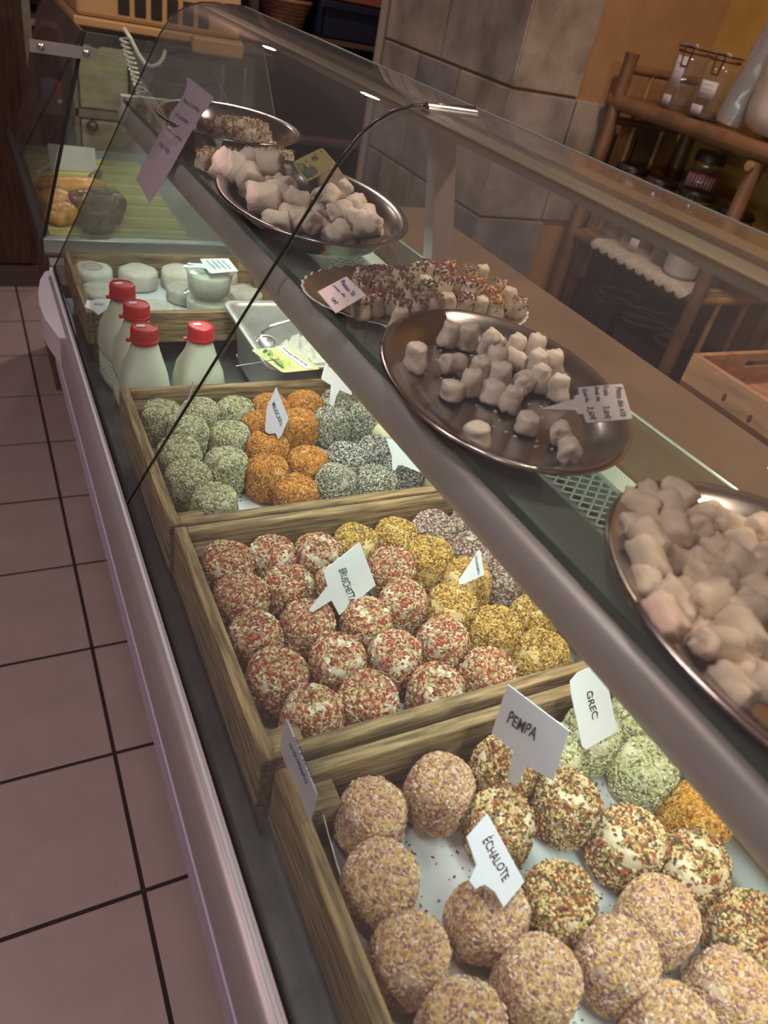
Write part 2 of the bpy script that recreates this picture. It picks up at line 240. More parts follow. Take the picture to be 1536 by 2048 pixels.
class MB:
    def __init__(s): s.v, s.f, s.i = [], [], []
    def add(s, v, f, mi=0):
        n = len(s.v); s.v += [tuple(p) for p in v]; s.f += [tuple(n + k for k in q) for q in f]; s.i += [mi] * len(f)
    def box(s, lo, hi, mi=0, bev=0.0):
        x0, y0, z0 = lo; x1, y1, z1 = hi
        if not bev:
            s.add([(x0, y0, z0), (x1, y0, z0), (x1, y1, z0), (x0, y1, z0), (x0, y0, z1), (x1, y0, z1), (x1, y1, z1), (x0, y1, z1)],
                  [(0, 3, 2, 1), (4, 5, 6, 7), (0, 1, 5, 4), (1, 2, 6, 5), (2, 3, 7, 6), (3, 0, 4, 7)], mi)
        else:
            bm = bmesh.new(); bmesh.ops.create_cube(bm, size=1)
            for v in bm.verts:
                v.co = Vector(((x0 + x1) / 2 + v.co.x * (x1 - x0), (y0 + y1) / 2 + v.co.y * (y1 - y0), (z0 + z1) / 2 + v.co.z * (z1 - z0)))
            bmesh.ops.bevel(bm, geom=list(bm.edges), offset=bev, segments=2, affect='EDGES', profile=0.5)
            bm.verts.index_update()
            s.add([v.co[:] for v in bm.verts], [[v.index for v in f.verts] for f in bm.faces], mi); bm.free()
        return s
    def tube(s, pts, r, seg=8, mi=0, cap=True):
        P = [Vector(p) for p in pts]; rr = r if isinstance(r, (list, tuple)) else [r] * len(P)
        n0 = len(s.v); up = None
        for k, p in enumerate(P):
            d = (P[min(k + 1, len(P) - 1)] - P[max(k - 1, 0)]).normalized()
            if up is None:
                up = Vector((0, 0, 1)) if abs(d.z) < 0.9 else Vector((1, 0, 0))
            a = d.cross(up).normalized(); up = a.cross(d).normalized()
            for j in range(seg):
                t = 2 * math.pi * j / seg
                s.v.append(tuple(p + rr[k] * (math.cos(t) * a + math.sin(t) * up)))
        for k in range(len(P) - 1):
            for j in range(seg):
                a0 = n0 + k * seg + j; a1 = n0 + k * seg + (j + 1) % seg
                s.f.append((a0, a1, a1 + seg, a0 + seg)); s.i.append(mi)
        if cap:
            s.f.append(tuple(n0 + j for j in range(seg))[::-1]); s.i.append(mi)
            s.f.append(tuple(n0 + (len(P) - 1) * seg + j for j in range(seg))); s.i.append(mi)
        return s
    def lathe(s, prof, c=(0, 0, 0), seg=24, mi=0, sq=None):
        """prof: (r, z) bottom to top; sq(r, angle) may square it off"""
        n0 = len(s.v); m = len(prof)
        for r, z in prof:
            for j in range(seg):
                t = 2 * math.pi * j / seg
                rr = sq(r, t, z) if sq else r
                s.v.append((c[0] + rr * math.cos(t), c[1] + rr * math.sin(t), c[2] + z))
        for k in range(m - 1):
            for j in range(seg):
                a0 = n0 + k * seg + j; a1 = n0 + k * seg + (j + 1) % seg
                s.f.append((a0, a1, a1 + seg, a0 + seg)); s.i.append(mi)
        if prof[0][0] > 1e-6: s.f.append(tuple(n0 + j for j in range(seg))[::-1]); s.i.append(mi)
        if prof[-1][0] > 1e-6: s.f.append(tuple(n0 + (m - 1) * seg + j for j in range(seg))); s.i.append(mi)
        return s
    def prism(s, poly, vec, mi=0):
        """closed outline (3-D points) pushed along vec"""
        n = len(poly); V = Vector(vec)
        s.add([tuple(p) for p in poly] + [tuple(Vector(p) + V) for p in poly],
              [tuple(range(n)), tuple(range(2 * n - 1, n - 1, -1))] + [(j, j + n, (j + 1) % n + n, (j + 1) % n) for j in range(n)], mi)
        return s
    def put(s, name, mat, parent=None, smooth=False, sharp=None):
        o = put(name, s.v, s.f, mat, parent, smooth, s.i)
        fix(o)
        if sharp is not None:
            bm = bmesh.new(); bm.from_mesh(o.data)
            for e in bm.edges:
                if len(e.link_faces) == 2 and e.calc_face_angle(0) > sharp: e.smooth = False
            bm.to_mesh(o.data); bm.free()
        return o

def box(name, lo, hi, mat, parent=None, bev=0.0):
    return MB().box(lo, hi, 0, bev).put(name, mat, parent)

def struct(o, label=None):
    o['kind'] = 'structure'
    if label: o['label'] = label
    return o

_txt = {}
def text_mesh(t):
    """outline of a string squeezed into the unit square"""
    if t in _txt: return _txt[t]
    cu = bpy.data.curves.new('lettering', 'FONT'); cu.body = t; cu.resolution_u = 3
    cu.shear = 0.12; cu.offset = 0.012
    ob = bpy.data.objects.new('lettering', cu); COL.objects.link(ob)
    dg = bpy.context.evaluated_depsgraph_get(); dg.update()
    me = bpy.data.meshes.new_from_object(ob.evaluated_get(dg))
    v = np.array([p.co[:2] for p in me.vertices]); f = [tuple(p.vertices) for p in me.polygons]
    COL.objects.unlink(ob); bpy.data.objects.remove(ob); bpy.data.meshes.remove(me)
    lo, hi = v.min(0), v.max(0)
    v = (v - lo) / (hi - lo)
    # a hand-written wobble
    v[:, 1] = v[:, 1] * (0.9 + 0.1 * np.sin(v[:, 0] * 17)) + 0.05 * np.sin(v[:, 0] * 11)
    _txt[t] = (v, f)
    return _txt[t]

def scribble(seed, n=26):
    """an illegible run of pen strokes in the unit square (ribbon)"""
    r = random.Random(seed); pts = []
    for k in range(n):
        pts.append((k / (n - 1) + r.uniform(-.02, .02), 0.5 + (0.42 if k % 2 else -0.42) * r.uniform(.35, 1)))
    v, f = [], []
    for (x0, y0), (x1, y1) in zip(pts, pts[1:]):
        k = len(v); w = 0.013
        v += [(x0 - w, y0), (x0 + w, y0), (x1 + w, y1), (x1 - w, y1)]; f.append((k, k + 1, k + 2, k + 3))
    return np.array(v), f

def lettering(t, p0, p1, p2, n, mat, parent, origin, seed=0, lift=0.0004):
    v, f = scribble(seed) if t[0] == 's' and t[1:].isdigit() else text_mesh(t)
    p0, p1, p2, n = map(np.array, (p0, p1, p2, n))
    P = p0 + np.outer(v[:, 0], p1 - p0) + np.outer(v[:, 1], p2 - p0) + n * lift - np.array(origin)
    return put('lettering', P, f, mat, parent)

ORD = ['first', 'second', 'third', 'fourth', 'fifth', 'sixth', 'seventh', 'eighth', 'ninth', 'tenth', 'eleventh', 'twelfth']
# ------------------------------------------------------------------ the room
tile_m = M('floor_tile', (0.40, 0.315, 0.30), 0.42, var=0.05, scale=9, bump=0.05)
grout = M('dark_grout', (0.030, 0.018, 0.018), 0.9)
plaster = M('ochre_plaster', (0.36, 0.205, 0.095), 0.85, var=0.10, scale=6, bump=0.3)
plaster_y = M('yellow_plaster', (0.46, 0.27, 0.07), 0.85, var=0.12, scale=6, bump=0.3)
wall_m = M('mauve_wall', (0.34, 0.27, 0.27), 0.85, var=0.08, scale=4)
brown_wall = M('brown_wall', (0.12, 0.075, 0.06), 0.85, var=0.25, scale=4)
stone = [M('stone_tile_%s' % n, c, 0.7, var=0.32, scale=7, bump=0.25) for n, c in
         (('grey', (0.25, 0.215, 0.20)), ('warm', (0.27, 0.225, 0.19)), ('blue', (0.20, 0.18, 0.185)))]

floor = struct(box('floor', (-2.2, -1.5, -1.45), (3.3, 4.8, -1.403), grout), 'pinkish square floor tiles with dark grout lines')
S = 0.3017
gx, gy = 0.1141, 0.665
tme = None
for i in range(-5, 5):
    for j in range(-2, 12):
        x0, y0 = gx + i * S, gy + j * S
        if tme is None:
            g = 0.0038
            t = MB().box((-S / 2 + g, -S / 2 + g, -0.004), (S / 2 - g, S / 2 - g, 0.0), 0, 0.0015).put('floor_tile', tile_m)
            tme = t
        else:
            t = link(tme.copy())
        t.parent = floor
        t.location = (x0 + S / 2, y0 + S / 2, -1.40 + random.uniform(-.0006, .0003))
struct(box('ceiling', (-2.2, -1.5, 1.2), (3.3, 4.8, 1.25), M('ceiling_paint', (0.62, 0.52, 0.46), 0.9)))
struct(box('wall_left', (-2.25, -1.5, -1.45), (-2.2, 4.8, 1.2), wall_m))
struct(box('wall_back', (-2.2, -1.55, -1.45), (3.3, -1.5, 1.2), wall_m))
struct(box('wall_far', (-2.2, 4.8, -1.45), (3.3, 4.85, 1.2), brown_wall))
struct(box('wall_right', (2.19, -1.5, -1.45), (2.25, 2.96, 1.2), plaster_y))
struct(box('wall_right_far', (3.3, 2.96, -1.45), (3.35, 4.85, 1.2), brown_wall))
# the pier between the shop and the back room: stone tiles on two faces, ochre plaster above and beside
pier = struct(box('wall_pier', (1.462, 2.062, -1.45), (2.19, 2.96, 1.2), plaster), 'wall pier clad in grey stone tiles beside ochre plaster')
def stone_x(y0, y1, z0, z1, k):     # on the face that looks across the counter
    o = MB().box((1.448, y0 + .004, z0 + .004), (1.464, y1 - .004, z1 - .004), 0, .003).put('stone_tile', stone[k % 3], pier)
def stone_y(x0, x1, z0, z1, k):     # on the face that looks down the shop
    o = MB().box((x0 + .004, 2.048, z0 + .004), (x1 - .004, 2.064, z1 - .004), 0, .003).put('stone_tile', stone[k % 3], pier)
zs = [-1.36, -0.97, -0.59, -0.22, 0.15, 0.52, 0.89, 1.2]
cuts = [[2.05, 2.36, 2.65, 2.945], [2.05, 2.22, 2.53, 2.80, 2.945], [2.05, 2.36, 2.64, 2.945]]
for r in range(len(zs) - 1):
    c = cuts[r % 3] if r != 3 else [2.05, 2.50, 2.945]
    for q in range(len(c) - 1):
        stone_x(c[q], c[q + 1], zs[r], zs[r + 1], r * 2 + q)
    for q, (a, b) in enumerate([(1.450, 1.70)] if r >= 3 else ([(1.450, 1.70), (1.70, 1.90)] if r == 2 else [(1.450, 1.72)])):
        stone_y(a, b, zs[r], zs[r + 1], r + q + 1)
struct(MB().box((1.43, 2.944, -1.40), (1.475, 2.972, 1.2), 0, .006).put('trim_doorway', M('pale_trim', (0.34, 0.28, 0.25), 0.6)))
struct(box('baseboard_pier', (1.44, 2.05, -1.40), (1.462, 2.96, -1.36), dark_wood))
# dark wooden partition at the far end on the customers' side
part_ = struct(box('wall_partition', (-0.75, 3.45, -1.40), (0.215, 3.52, 1.2), red_wood), 'dark reddish wooden partition at the far end')
for k in range(6):
    box('plank', (-0.75 + k * .161, 3.435, -1.30), (-0.75 + k * .161 + .155, 3.452, 1.2), red_wood, part_, .003)
box('skirting', (-0.75, 3.43, -1.40), (0.215, 3.45, -1.31), M('grey_skirting', (0.13, 0.10, 0.09), 0.6), part_)

# ------------------------------------------------------------------ the refrigerated display case
case = thing('display_case', 'long refrigerated display case with curved front glass and steel deck', 'display case', (0.35, 0.55, -1.40))
CL = (0.35, 0.55, -1.40)
def cpart(o): return local(o, case, CL)
Y0, Y1 = -0.35, 1.452
cpart(box('base_cabinet', (0.24, Y0, -1.40), (0.90, Y1, -0.70), M('case_base', (0.06, 0.055, 0.055), 0.5)))
def extrude_xz(name, poly, y0, y1, mat, smooth=False):
    return cpart(MB().prism([(x, y0, z) for x, z in poly], (0, y1 - y0, 0)).put(name, mat, smooth=smooth, sharp=0.5 if smooth else None))
extrude_xz('deck', [(0.112, -0.619), (0.56, -0.619), (0.56, -0.615), (0.112, -0.615)], Y0, Y1, deck_steel)
extrude_xz('front_light_strip', [(0.108, -0.66), (0.1320, -0.66), (0.1320, -0.6140), (0.1290, -0.6120), (0.1195, -0.580), (0.1185, -0.556), (0.108, -0.556)], Y0, Y1, M('light_strip_pale', (0.62, 0.72, 0.72), 0.35))  # added plate, painted pale to stand in for light on the deck
extrude_xz('under_panel', [(0.094, -0.66), (0.112, -0.66), (0.56, -0.64), (0.90, -0.64), (0.90, -0.70), (0.24, -0.70), (0.12, -0.69)], Y0, Y1, M('case_panel', (0.10, 0.09, 0.09), 0.5))
# bumper rail, its pale strip and the black glass gasket
bp = [(0.1145, -0.5530), (0.1120, -0.5575), (0.1092, -0.5598), (0.1062, -0.5606), (0.1035, -0.5612), (0.1005, -0.5632), (0.0972, -0.5680), (0.0945, -0.5770), (0.0928, -0.5910), (0.0920, -0.6120), (0.1080, -0.6140)]
extrude_xz('bumper_rail', bp, Y0, Y1 - .03, bumper, True)
extrude_xz('bumper_strip', [(0.0905, -0.613), (0.0915, -0.6125), (0.106, -0.6125), (0.106, -0.655), (0.0925, -0.655), (0.0900, -0.650)], Y0, Y1 - .20, lavender)
extrude_xz('gasket', [(0.1125, -0.556), (0.1185, -0.556), (0.1185, -0.5485), (0.1165, -0.5485), (0.1140, -0.5515)], Y0, Y1 - .01, gasket)
extrude_xz('rail_lip', [(0.1105, -0.5540), (0.1127, -0.5540), (0.1127, -0.5515), (0.1105, -0.5525)], Y0, Y1 - .02, M('rail_lip', (0.36, 0.32, 0.33), 0.5, 0.3))
cg = [(0.1130, 1.456), (0.1000, 1.448), (0.0880, 1.41), (0.0795, 1.355), (0.0760, 1.30), (0.0790, 1.245), (0.0870, 1.20), (0.0925, 1.17), (0.1100, 1.17)]
cpart(MB().prism([(x, y, -0.612) for x, y in cg], (0, 0, 0.050)).put('corner_guard', pale_plastic, smooth=True, sharp=0.6))
# rear riser, perforated return grille, bright upstand, worktop
extrude_xz('rear_riser', [(0.548, -0.615), (0.556, -0.615), (0.556, -0.436), (0.548, -0.436)], Y0, Y1, deck_steel)
extrude_xz('air_duct', [(0.556, -0.60), (0.612, -0.60), (0.612, -0.595), (0.556, -0.595)], Y0, Y1, gasket)
g = MB()
p_ = 0.0155
n_ = int((1.40 + 0.1) / p_)
for k in range(-5, n_ + 5):
    for sg in (1, -1):
        ya_ = -0.10 + k * p_
        a, b = Vector((0.549, ya_, -0.4335)), Vector((0.612, ya_ + sg * 0.050, -0.4290))
        g.tube([a, b], 0.0017, 4)
cpart(g.put('perforated_grille', M('grille_steel', (0.50, 0.54, 0.52), 0.35, 0.8)))['kind'] = 'stuff'
extrude_xz('rear_upstand', [(0.612, -0.60), (0.634, -0.60), (0.634, -0.418), (0.612, -0.424)], Y0, Y1, M('upstand_steel', (0.62, 0.66, 0.62), 0.35, 0.6))
wt = MB().box((0.634, Y0, -0.455), (0.925, 1.52, -0.425), 0, .003).put('worktop', laminate)
tag(wt, 'brown laminate worktop running along the rear of the display case', 'worktop')
# top glass support posts, leaning towards the customers
for (yp, x0, x1, w) in ((0.705, 0.478, 0.416, 0.022),):
    o = MB().prism([(x0, yp - .008, -0.424), (x0 + w + .012, yp - .008, -0.424), (x1 + w, yp - .008, -0.112), (x1, yp - .008, -0.112)], (0, 0.02, 0)).put('glass_post', alu)
    cpart(o)
    cpart(MB().tube([(x1 - .012, yp, -.106), (x1 + .045, yp, -.106)], .0075, 12).put('post_clamp', steel, smooth=True, sharp=.6))
# front glass: two curved panes that sweep up and over
PROF = [(0.1150, -0.549), (0.2230, -0.3465), (0.3050, -0.1930), (0.3250, -0.1560), (0.3390, -0.1365), (0.3540, -0.1220), (0.3720, -0.1110), (0.3920, -0.1040), (0.4160, -0.1005), (0.4640, -0.0985)]
def shear(x, y, z):    # the rear edge of the top glass runs slightly off the rail line
    return x - 0.032 * (y - 0.71) * max(0.0, (z + 0.55) / 0.45)
def glass_pane(ya, yb, ny=6):
    v, f = [], []
    m = len(PROF); th = 0.005
    nor = []
    for k in range(m):
        a, b = PROF[max(k - 1, 0)], PROF[min(k + 1, m - 1)]
        d = Vector((b[0] - a[0], b[1] - a[1])).normalized(); nor.append((-d.y, d.x))
    for side in (0, 1):
        for j in range(ny + 1):
            y = ya + (yb - ya) * j / ny
            for k, (x, z) in enumerate(PROF):
                v.append((shear(x, y, z) - side * th * nor[k][0], y, z - side * th * nor[k][1]))
    q = lambda s, j, k: s * (ny + 1) * m + j * m + k
    for j in range(ny):
        for k in range(m - 1):
            f.append((q(0, j, k), q(0, j, k + 1), q(0, j + 1, k + 1), q(0, j + 1, k)))
            f.append((q(1, j, k), q(1, j + 1, k), q(1, j + 1, k + 1), q(1, j, k + 1)))
    for k in range(m - 1):
        f.append((q(0, 0, k), q(1, 0, k), q(1, 0, k + 1), q(0, 0, k + 1)))
        f.append((q(0, ny, k), q(0, ny, k + 1), q(1, ny, k + 1), q(1, ny, k)))
    for j in range(ny):
        f.append((q(0, j, m - 1), q(1, j, m - 1), q(1, j + 1, m - 1), q(0, j + 1, m - 1)))
    o = fix(put('curved_pane', v, f, glass, None, True))
    bm = bmesh.new(); bm.from_mesh(o.data)
    for e in bm.edges:
        if len(e.link_faces) == 2 and e.calc_face_angle(0) > 0.7: e.smooth = False
    bm.to_mesh(o.data); bm.free()
    return cpart(o)
glass_pane(Y0, 0.7075)
glass_pane(0.7115, 1.430)
def edge_line(y, r, mat, hi=None):
    P = [(shear(x, y, z) - .001, y, z) for x, z in PROF]
    return cpart(MB().tube(P[:hi] if hi else P, r, 6).put('pane_edge', mat, smooth=True))
edge_line(0.7095, 0.0016, glass_edge)
edge_line(1.432, 0.0012, glass_edge)
cpart(MB().tube([(shear(.4645, y, -.0985), y, -.0985) for y in (Y0, .3, .7, 1.1, 1.43)], 0.0011, 5).put('rear_pane_edge', bright_edge))

# stepped aluminium rail carrying the rear edge of the top glass
rail_a = M('satin_rail', (0.33, 0.285, 0.21), 0.33, 0.75, var=0.05, scale=4); rail_b = M('satin_rail_reflect', (0.33, 0.26, 0.17), 0.30, 0.75)  # warmer copy has the ochre wall's reflection put into its colour
for nm, x0, x1, z0, z1, mt in (('top_rail', .391, .4215, -.1155, -.1075, rail_a), ('top_rail_groove', .4215, .4365, -.120, -.1115, M('rail_groove', (.17, .145, .11), .4, .6)), ('top_rail_rear', .4365, .4625, -.120, -.1060, rail_b)):
    rp = [(shear(x, Y0, -.10), Y0, z) for x, z in ((x0, z0), (x1, z0), (x1, z1), (x0, z1))]
    d = Vector((shear(x0, 1.425, -.10) - shear(x0, Y0, -.10), 1.425 - Y0, 0))
    cpart(MB().prism(rp, d).put(nm, mt))
# end pane of the case behind the second front pane
ep = [(shear(x, 1.436, z), 1.436, z) for x, z in PROF[:-1]] + [(.452, 1.436, -.105), (.478, 1.436, -.145), (.513, 1.436, -.262), (.56, 1.436, -.549)]
cpart(MB().prism(ep, (0, .004, 0)).put('end_pane', glass))
cpart(MB().tube([(.478, 1.438, -.145), (.513, 1.438, -.262)], .0011, 5).put('pane_edge', bright_edge)); cpart(MB().tube([(.380, 1.438, -.176), (.425, 1.438, -.247)], .0009, 5).put('pane_edge', bright_edge))

# ------------------------------------------------------------------ upper glass shelf with its lamp housing
shelf = thing('glass_shelf', 'upper glass shelf with grey lamp housing along its front edge', 'shelf', (0.38, 0.55, -0.268))
SL = (0.38, 0.55, -0.268)
fx = lambda y: 0.3035 - 0.033 * (y - 0.08)
rx = lambda y: 0.4900 - 0.046 * (y - 0.29)
ya_, yb_ = Y0, 1.50
o = MB().prism([(fx(ya_), ya_, -.276), (rx(ya_), ya_, -.276), (rx(yb_), yb_, -.276), (fx(yb_), yb_, -.276)], (0, 0, .008)).put('glass_plate', shelf_glass)
local(o, shelf, SL)
o = MB().prism([(fx(ya_) - .0012, ya_, -.2755), (fx(yb_) - .0012, yb_, -.2755), (fx(yb_) - .0002, yb_, -.2755), (fx(ya_) - .0002, ya_, -.2755)], (0, 0, .0072)).put('front_edge', green_edge)
local(o, shelf, SL)
o = MB().tube([(rx(ya_), ya_, -.2685), (rx(yb_), yb_, -.2685)], .0011, 5).put('rear_edge', M('lit_glass_edge', (.42, .50, .42), .2)); local(o, shelf, SL)
hp = [(0.0000, -0.277), (-0.0040, -0.2785), (-0.0075, -0.2830), (-0.0098, -0.2890), (-0.0105, -0.2960), (-0.0098, -0.3030), (-0.0070, -0.3100), (-0.0030, -0.3150), (0.0020, -0.3180), (0.0080, -0.3195), (0.0140, -0.318), (0.0145, -0.312), (0.0100, -0.306), (0.0100, -0.2850), (0.050, -0.2830), (0.050, -0.277)]
v0 = [(fx(ya_) + x, ya_, z) for x, z in hp]; v1 = [(fx(yb_) + x, yb_, z) for x, z in hp]
n_ = len(hp)
o = fix(put('lamp_housing', v0 + v1, [tuple(range(n_)), tuple(range(2 * n_ - 1, n_ - 1, -1))] + [(k, k + n_, (k + 1) % n_ + n_, (k + 1) % n_) for k in range(n_)], alu, None, True))
bm = bmesh.new(); bm.from_mesh(o.data)
for e in bm.edges:
    if len(e.link_faces) == 2 and e.calc_face_angle(0) > 0.9: e.smooth = False
bm.to_mesh(o.data); bm.free()
local(o, shelf, SL)
tube_m = M('lit_lamp_tube', (0.90, 1.0, 0.90), 0.5, emit=TUBE_STRENGTH)
o = MB().tube([(fx(y) + .030, y, -.2965) for y in (-0.30, 0.5, 1.46)], .0075, 12).put('lamp_tube', tube_m, smooth=True); local(o, shelf, SL)
o = MB().box((fx(yb_) - .006, yb_, -.322), (fx(yb_) + .16, yb_ + .012, -.264), 0, .002).put('end_cap', M('bright_cap', (.6, .62, .62), .3, .6)); local(o, shelf, SL)

# ------------------------------------------------------------------ wooden cheese crates
CR = [(0.140, 0.545, 0.612, 0.911, 'far'), (0.144, 0.549, 0.309, 0.608, 'middle'), (0.152, 0.557, -0.020, 0.300, 'near')]
def crate(x0, x1, y0, y1, label, top=-0.510, liner=True, deep=0.068):
    c = ((x0 + x1) / 2, (y0 + y1) / 2, -0.615)
    t = thing('wooden_crate', label, 'crate', c, 'cheese crates in the display case')
    w = 0.0125
    pr = lambda o: local(o, t, c)
    pr(MB().box((x0, y0, top - deep), (x0 + w, y1, top), 0, .0018).put('side_board', wood))
    pr(MB().box((x1 - w, y0, top - deep), (x1, y1, top), 0, .0018).put('side_board', wood))
    pr(MB().box((x0 + w, y0, top - deep), (x1 - w, y0 + w, top - .001), 0, .0018).put('end_board', wood_x))
    pr(MB().box((x0 + w, y1 - w, top - deep), (x1 - w, y1, top - .001), 0, .0018).put('end_board', wood_x))
    for cx in (x0 + w, x1 - w - .032):
        for cy in (y0 + w, y1 - w - .024):
            pr(MB().box((cx, cy, -0.615), (cx + .032, cy + .024, top - .013), 0, .002).put('corner_post', wood_x))
    n = 7
    for k in range(n):
        xx = x0 + w + (x1 - x0 - 2 * w) * k / n
        pr(MB().box((xx + .002, y0 + w, top - deep), (xx + (x1 - x0 - 2 * w) / n - .002, y1 - w, top - deep + .005)).put('bottom_slat', wood))
    return t
crate(*CR[0][:4], 'wooden crate of green, orange and grey coated cheeses behind the middle crate')
crate(*CR[1][:4], 'middle wooden crate full of red flaked and yellow spiced cheeses')
crate(*CR[2][:4], 'nearest wooden crate holding shallot and pepper coated cheeses on white paper')
crate(0.134, 0.500, 1.172, 1.452, 'shallow wooden crate of plain white rind cheeses behind the milk bottles', top=-0.520, deep=0.055)
PAPER_Z = -0.5700
def liner(x0, x1, y0, y1, z, label, curl):
    nx, ny = 24, 16; v, f = [], []
    for j in range(ny + 1):
        for i in range(nx + 1):
            x = x0 + (x1 - x0) * i / nx; y = y0 + (y1 - y0) * j / ny
            e = max(0, 1 - (x - x0) / 0.026)
            cl = .003 + (curl - .003) * max(0, 1 - (y1 - y) / .11) ** 1.3
            v.append((x + .010 * e * (curl > .02), y, z + cl * e * e + .0006 * noise.noise((x * 40, y * 40, 0))))
    for j in range(ny):
        for i in range(nx):
            a = j * (nx + 1) + i; f.append((a, a + 1, a + nx + 2, a + nx + 1))
    o = put('paper_liner', v, f, paper, None, True)
    so = o.modifiers.new('thickness', 'SOLIDIFY'); so.thickness = .0005
    return tag(o, label, 'paper', 'paper liners in the crates')
for k, (x0, x1, y0, y1, nm) in enumerate(CR):
    liner(x0 + .017, x1 - .016, y0 + .016, y1 - .040 if k == 2 else y1 - .016, PAPER_Z, 'white paper lining the floor of the %s crate of coated cheeses' % nm, (.004, .004, .046)[k])
liner(.150, .484, 1.187, 1.436, -0.5675, 'white paper under the plain rind cheeses in the rearmost crate', .002)
# ------------------------------------------------------------------ coated cheeses
def c_(n, c, r=0.7): return M(n, c, r)
cream = M('fresh_cheese', (0.66, 0.60, 0.47), 0.6, var=0.10, scale=90, bump=0.3)
FL = {   # flake colours with their weights, flake length and width (m), number, colour of the paste showing through
 'green': ([((0.625, 0.587, 0.388), 5), ((0.413, 0.413, 0.225), 4), ((0.144, 0.156, 0.077), 4), ((0.375, 0.237, 0.112), 2), ((0.688, 0.750, 0.562), 2)], (0.00382, 0.00216), 3806, (.42, .40, .28)),
 'orange': ([((.55, .215, .025), 6), ((.40, .13, .016), 4), ((.66, .35, .07), 4), ((.22, .075, .014), 3), ((.70, .53, .26), 1)], (0.00471, 0.00196), 4313, (.62, .34, .09)),
 'grey': ([((0.425, 0.425, 0.312), 5), ((0.175, 0.181, 0.131), 5), ((0.044, 0.046, 0.037), 4), ((0.700, 0.700, 0.575), 4)], (0.00270, 0.00235), 4821, (.42, .42, .33)),
 'pepper': ([((.60, .60, .54), 6), ((.03, .03, .03), 6), ((.25, .25, .20), 3)], (0.00247, 0.00255), 4821, (.55, .55, .48)),
 'red': ([((.32, .052, .030), 6), ((.44, .09, .045), 2), ((.56, .42, .22), 6), ((.34, .27, .11), 4), ((.70, .64, .48), 3), ((.15, .035, .02), 2)], (0.00516, 0.00294), 3298, (.66, .58, .44)),
 'yellow': ([((.55, .33, .05), 6), ((.40, .20, .025), 4), ((.70, .55, .22), 5), ((.15, .075, .02), 4)], (0.00348, 0.00274), 3806, (.68, .54, .26)),
 'speck': ([((0.660, 0.594, 0.506), 6), ((0.275, 0.187, 0.143), 5), ((0.077, 0.055, 0.055), 4), ((0.330, 0.066, 0.055), 2)], (0.00337, 0.00255), 3806, (.56, .48, .38)),
 'shallot': ([((0.555, 0.354, 0.201), 7), ((0.684, 0.496, 0.319), 6), ((0.330, 0.177, 0.118), 4), ((0.283, 0.106, 0.177), 3), ((0.590, 0.354, 0.094), 4), ((0.732, 0.590, 0.472), 3)], (0.00494, 0.00274), 4313, (.55, .40, .30)),
 'pempa': ([((.60, .42, .16), 6), ((.34, .085, .025), 5), ((.72, .60, .36), 5), ((.13, .12, .045), 4), ((.10, .03, .02), 3)], (0.00348, 0.00352), 3552, (.74, .64, .45)),
 'grec': ([((.56, .54, .28), 6), ((.36, .37, .15), 4), ((.70, .68, .48), 5), ((.13, .14, .06), 3)], (0.00359, 0.00255), 3298, (.70, .66, .46)),
 'gold': ([((.64, .33, .04), 7), ((.48, .20, .02), 4), ((.72, .50, .16), 3), ((.25, .08, .02), 2)], (0.00404, 0.00235), 4060, (.66, .38, .08)),
 'pale': ([((.66, .60, .28), 3), ((.50, .48, .34), 2)], (.0030, .0012), 60, (.66, .64, .42)),
}
BALD = {'green': .42, 'orange': .40, 'grey': .50, 'pepper': .50, 'red': .26, 'yellow': .34, 'speck': .32, 'shallot': .40, 'pempa': .26, 'grec': .30, 'gold': .45, 'pale': -1}
R0, HH = 0.0272, 0.0520
SH = {}
def body_pt(t, u, seed):
    """t angle, u 0 bottom .. 1 top along the rounded profile"""
    a = -math.pi / 2 + math.pi * u
    e = 0.44
    cr = max(0.0, math.cos(a)) ** e; sz = math.copysign(abs(math.sin(a)) ** e, math.sin(a))
    nn = noise.noise((math.cos(t) * 1.4 + seed * 7.1, math.sin(t) * 1.4, sz * 1.2 + seed)) * 0.07 + noise.noise((math.cos(t) * 4 + seed, math.sin(t) * 4, sz * 3)) * .025
    top = 1.0 - 0.06 * max(0, sz)
    return ((R0 * cr * top) * (1 + nn) * math.cos(t), (R0 * cr * top) * (1 + nn) * math.sin(t), HH / 2 * (1 + sz * (1 + nn * 0.8)))
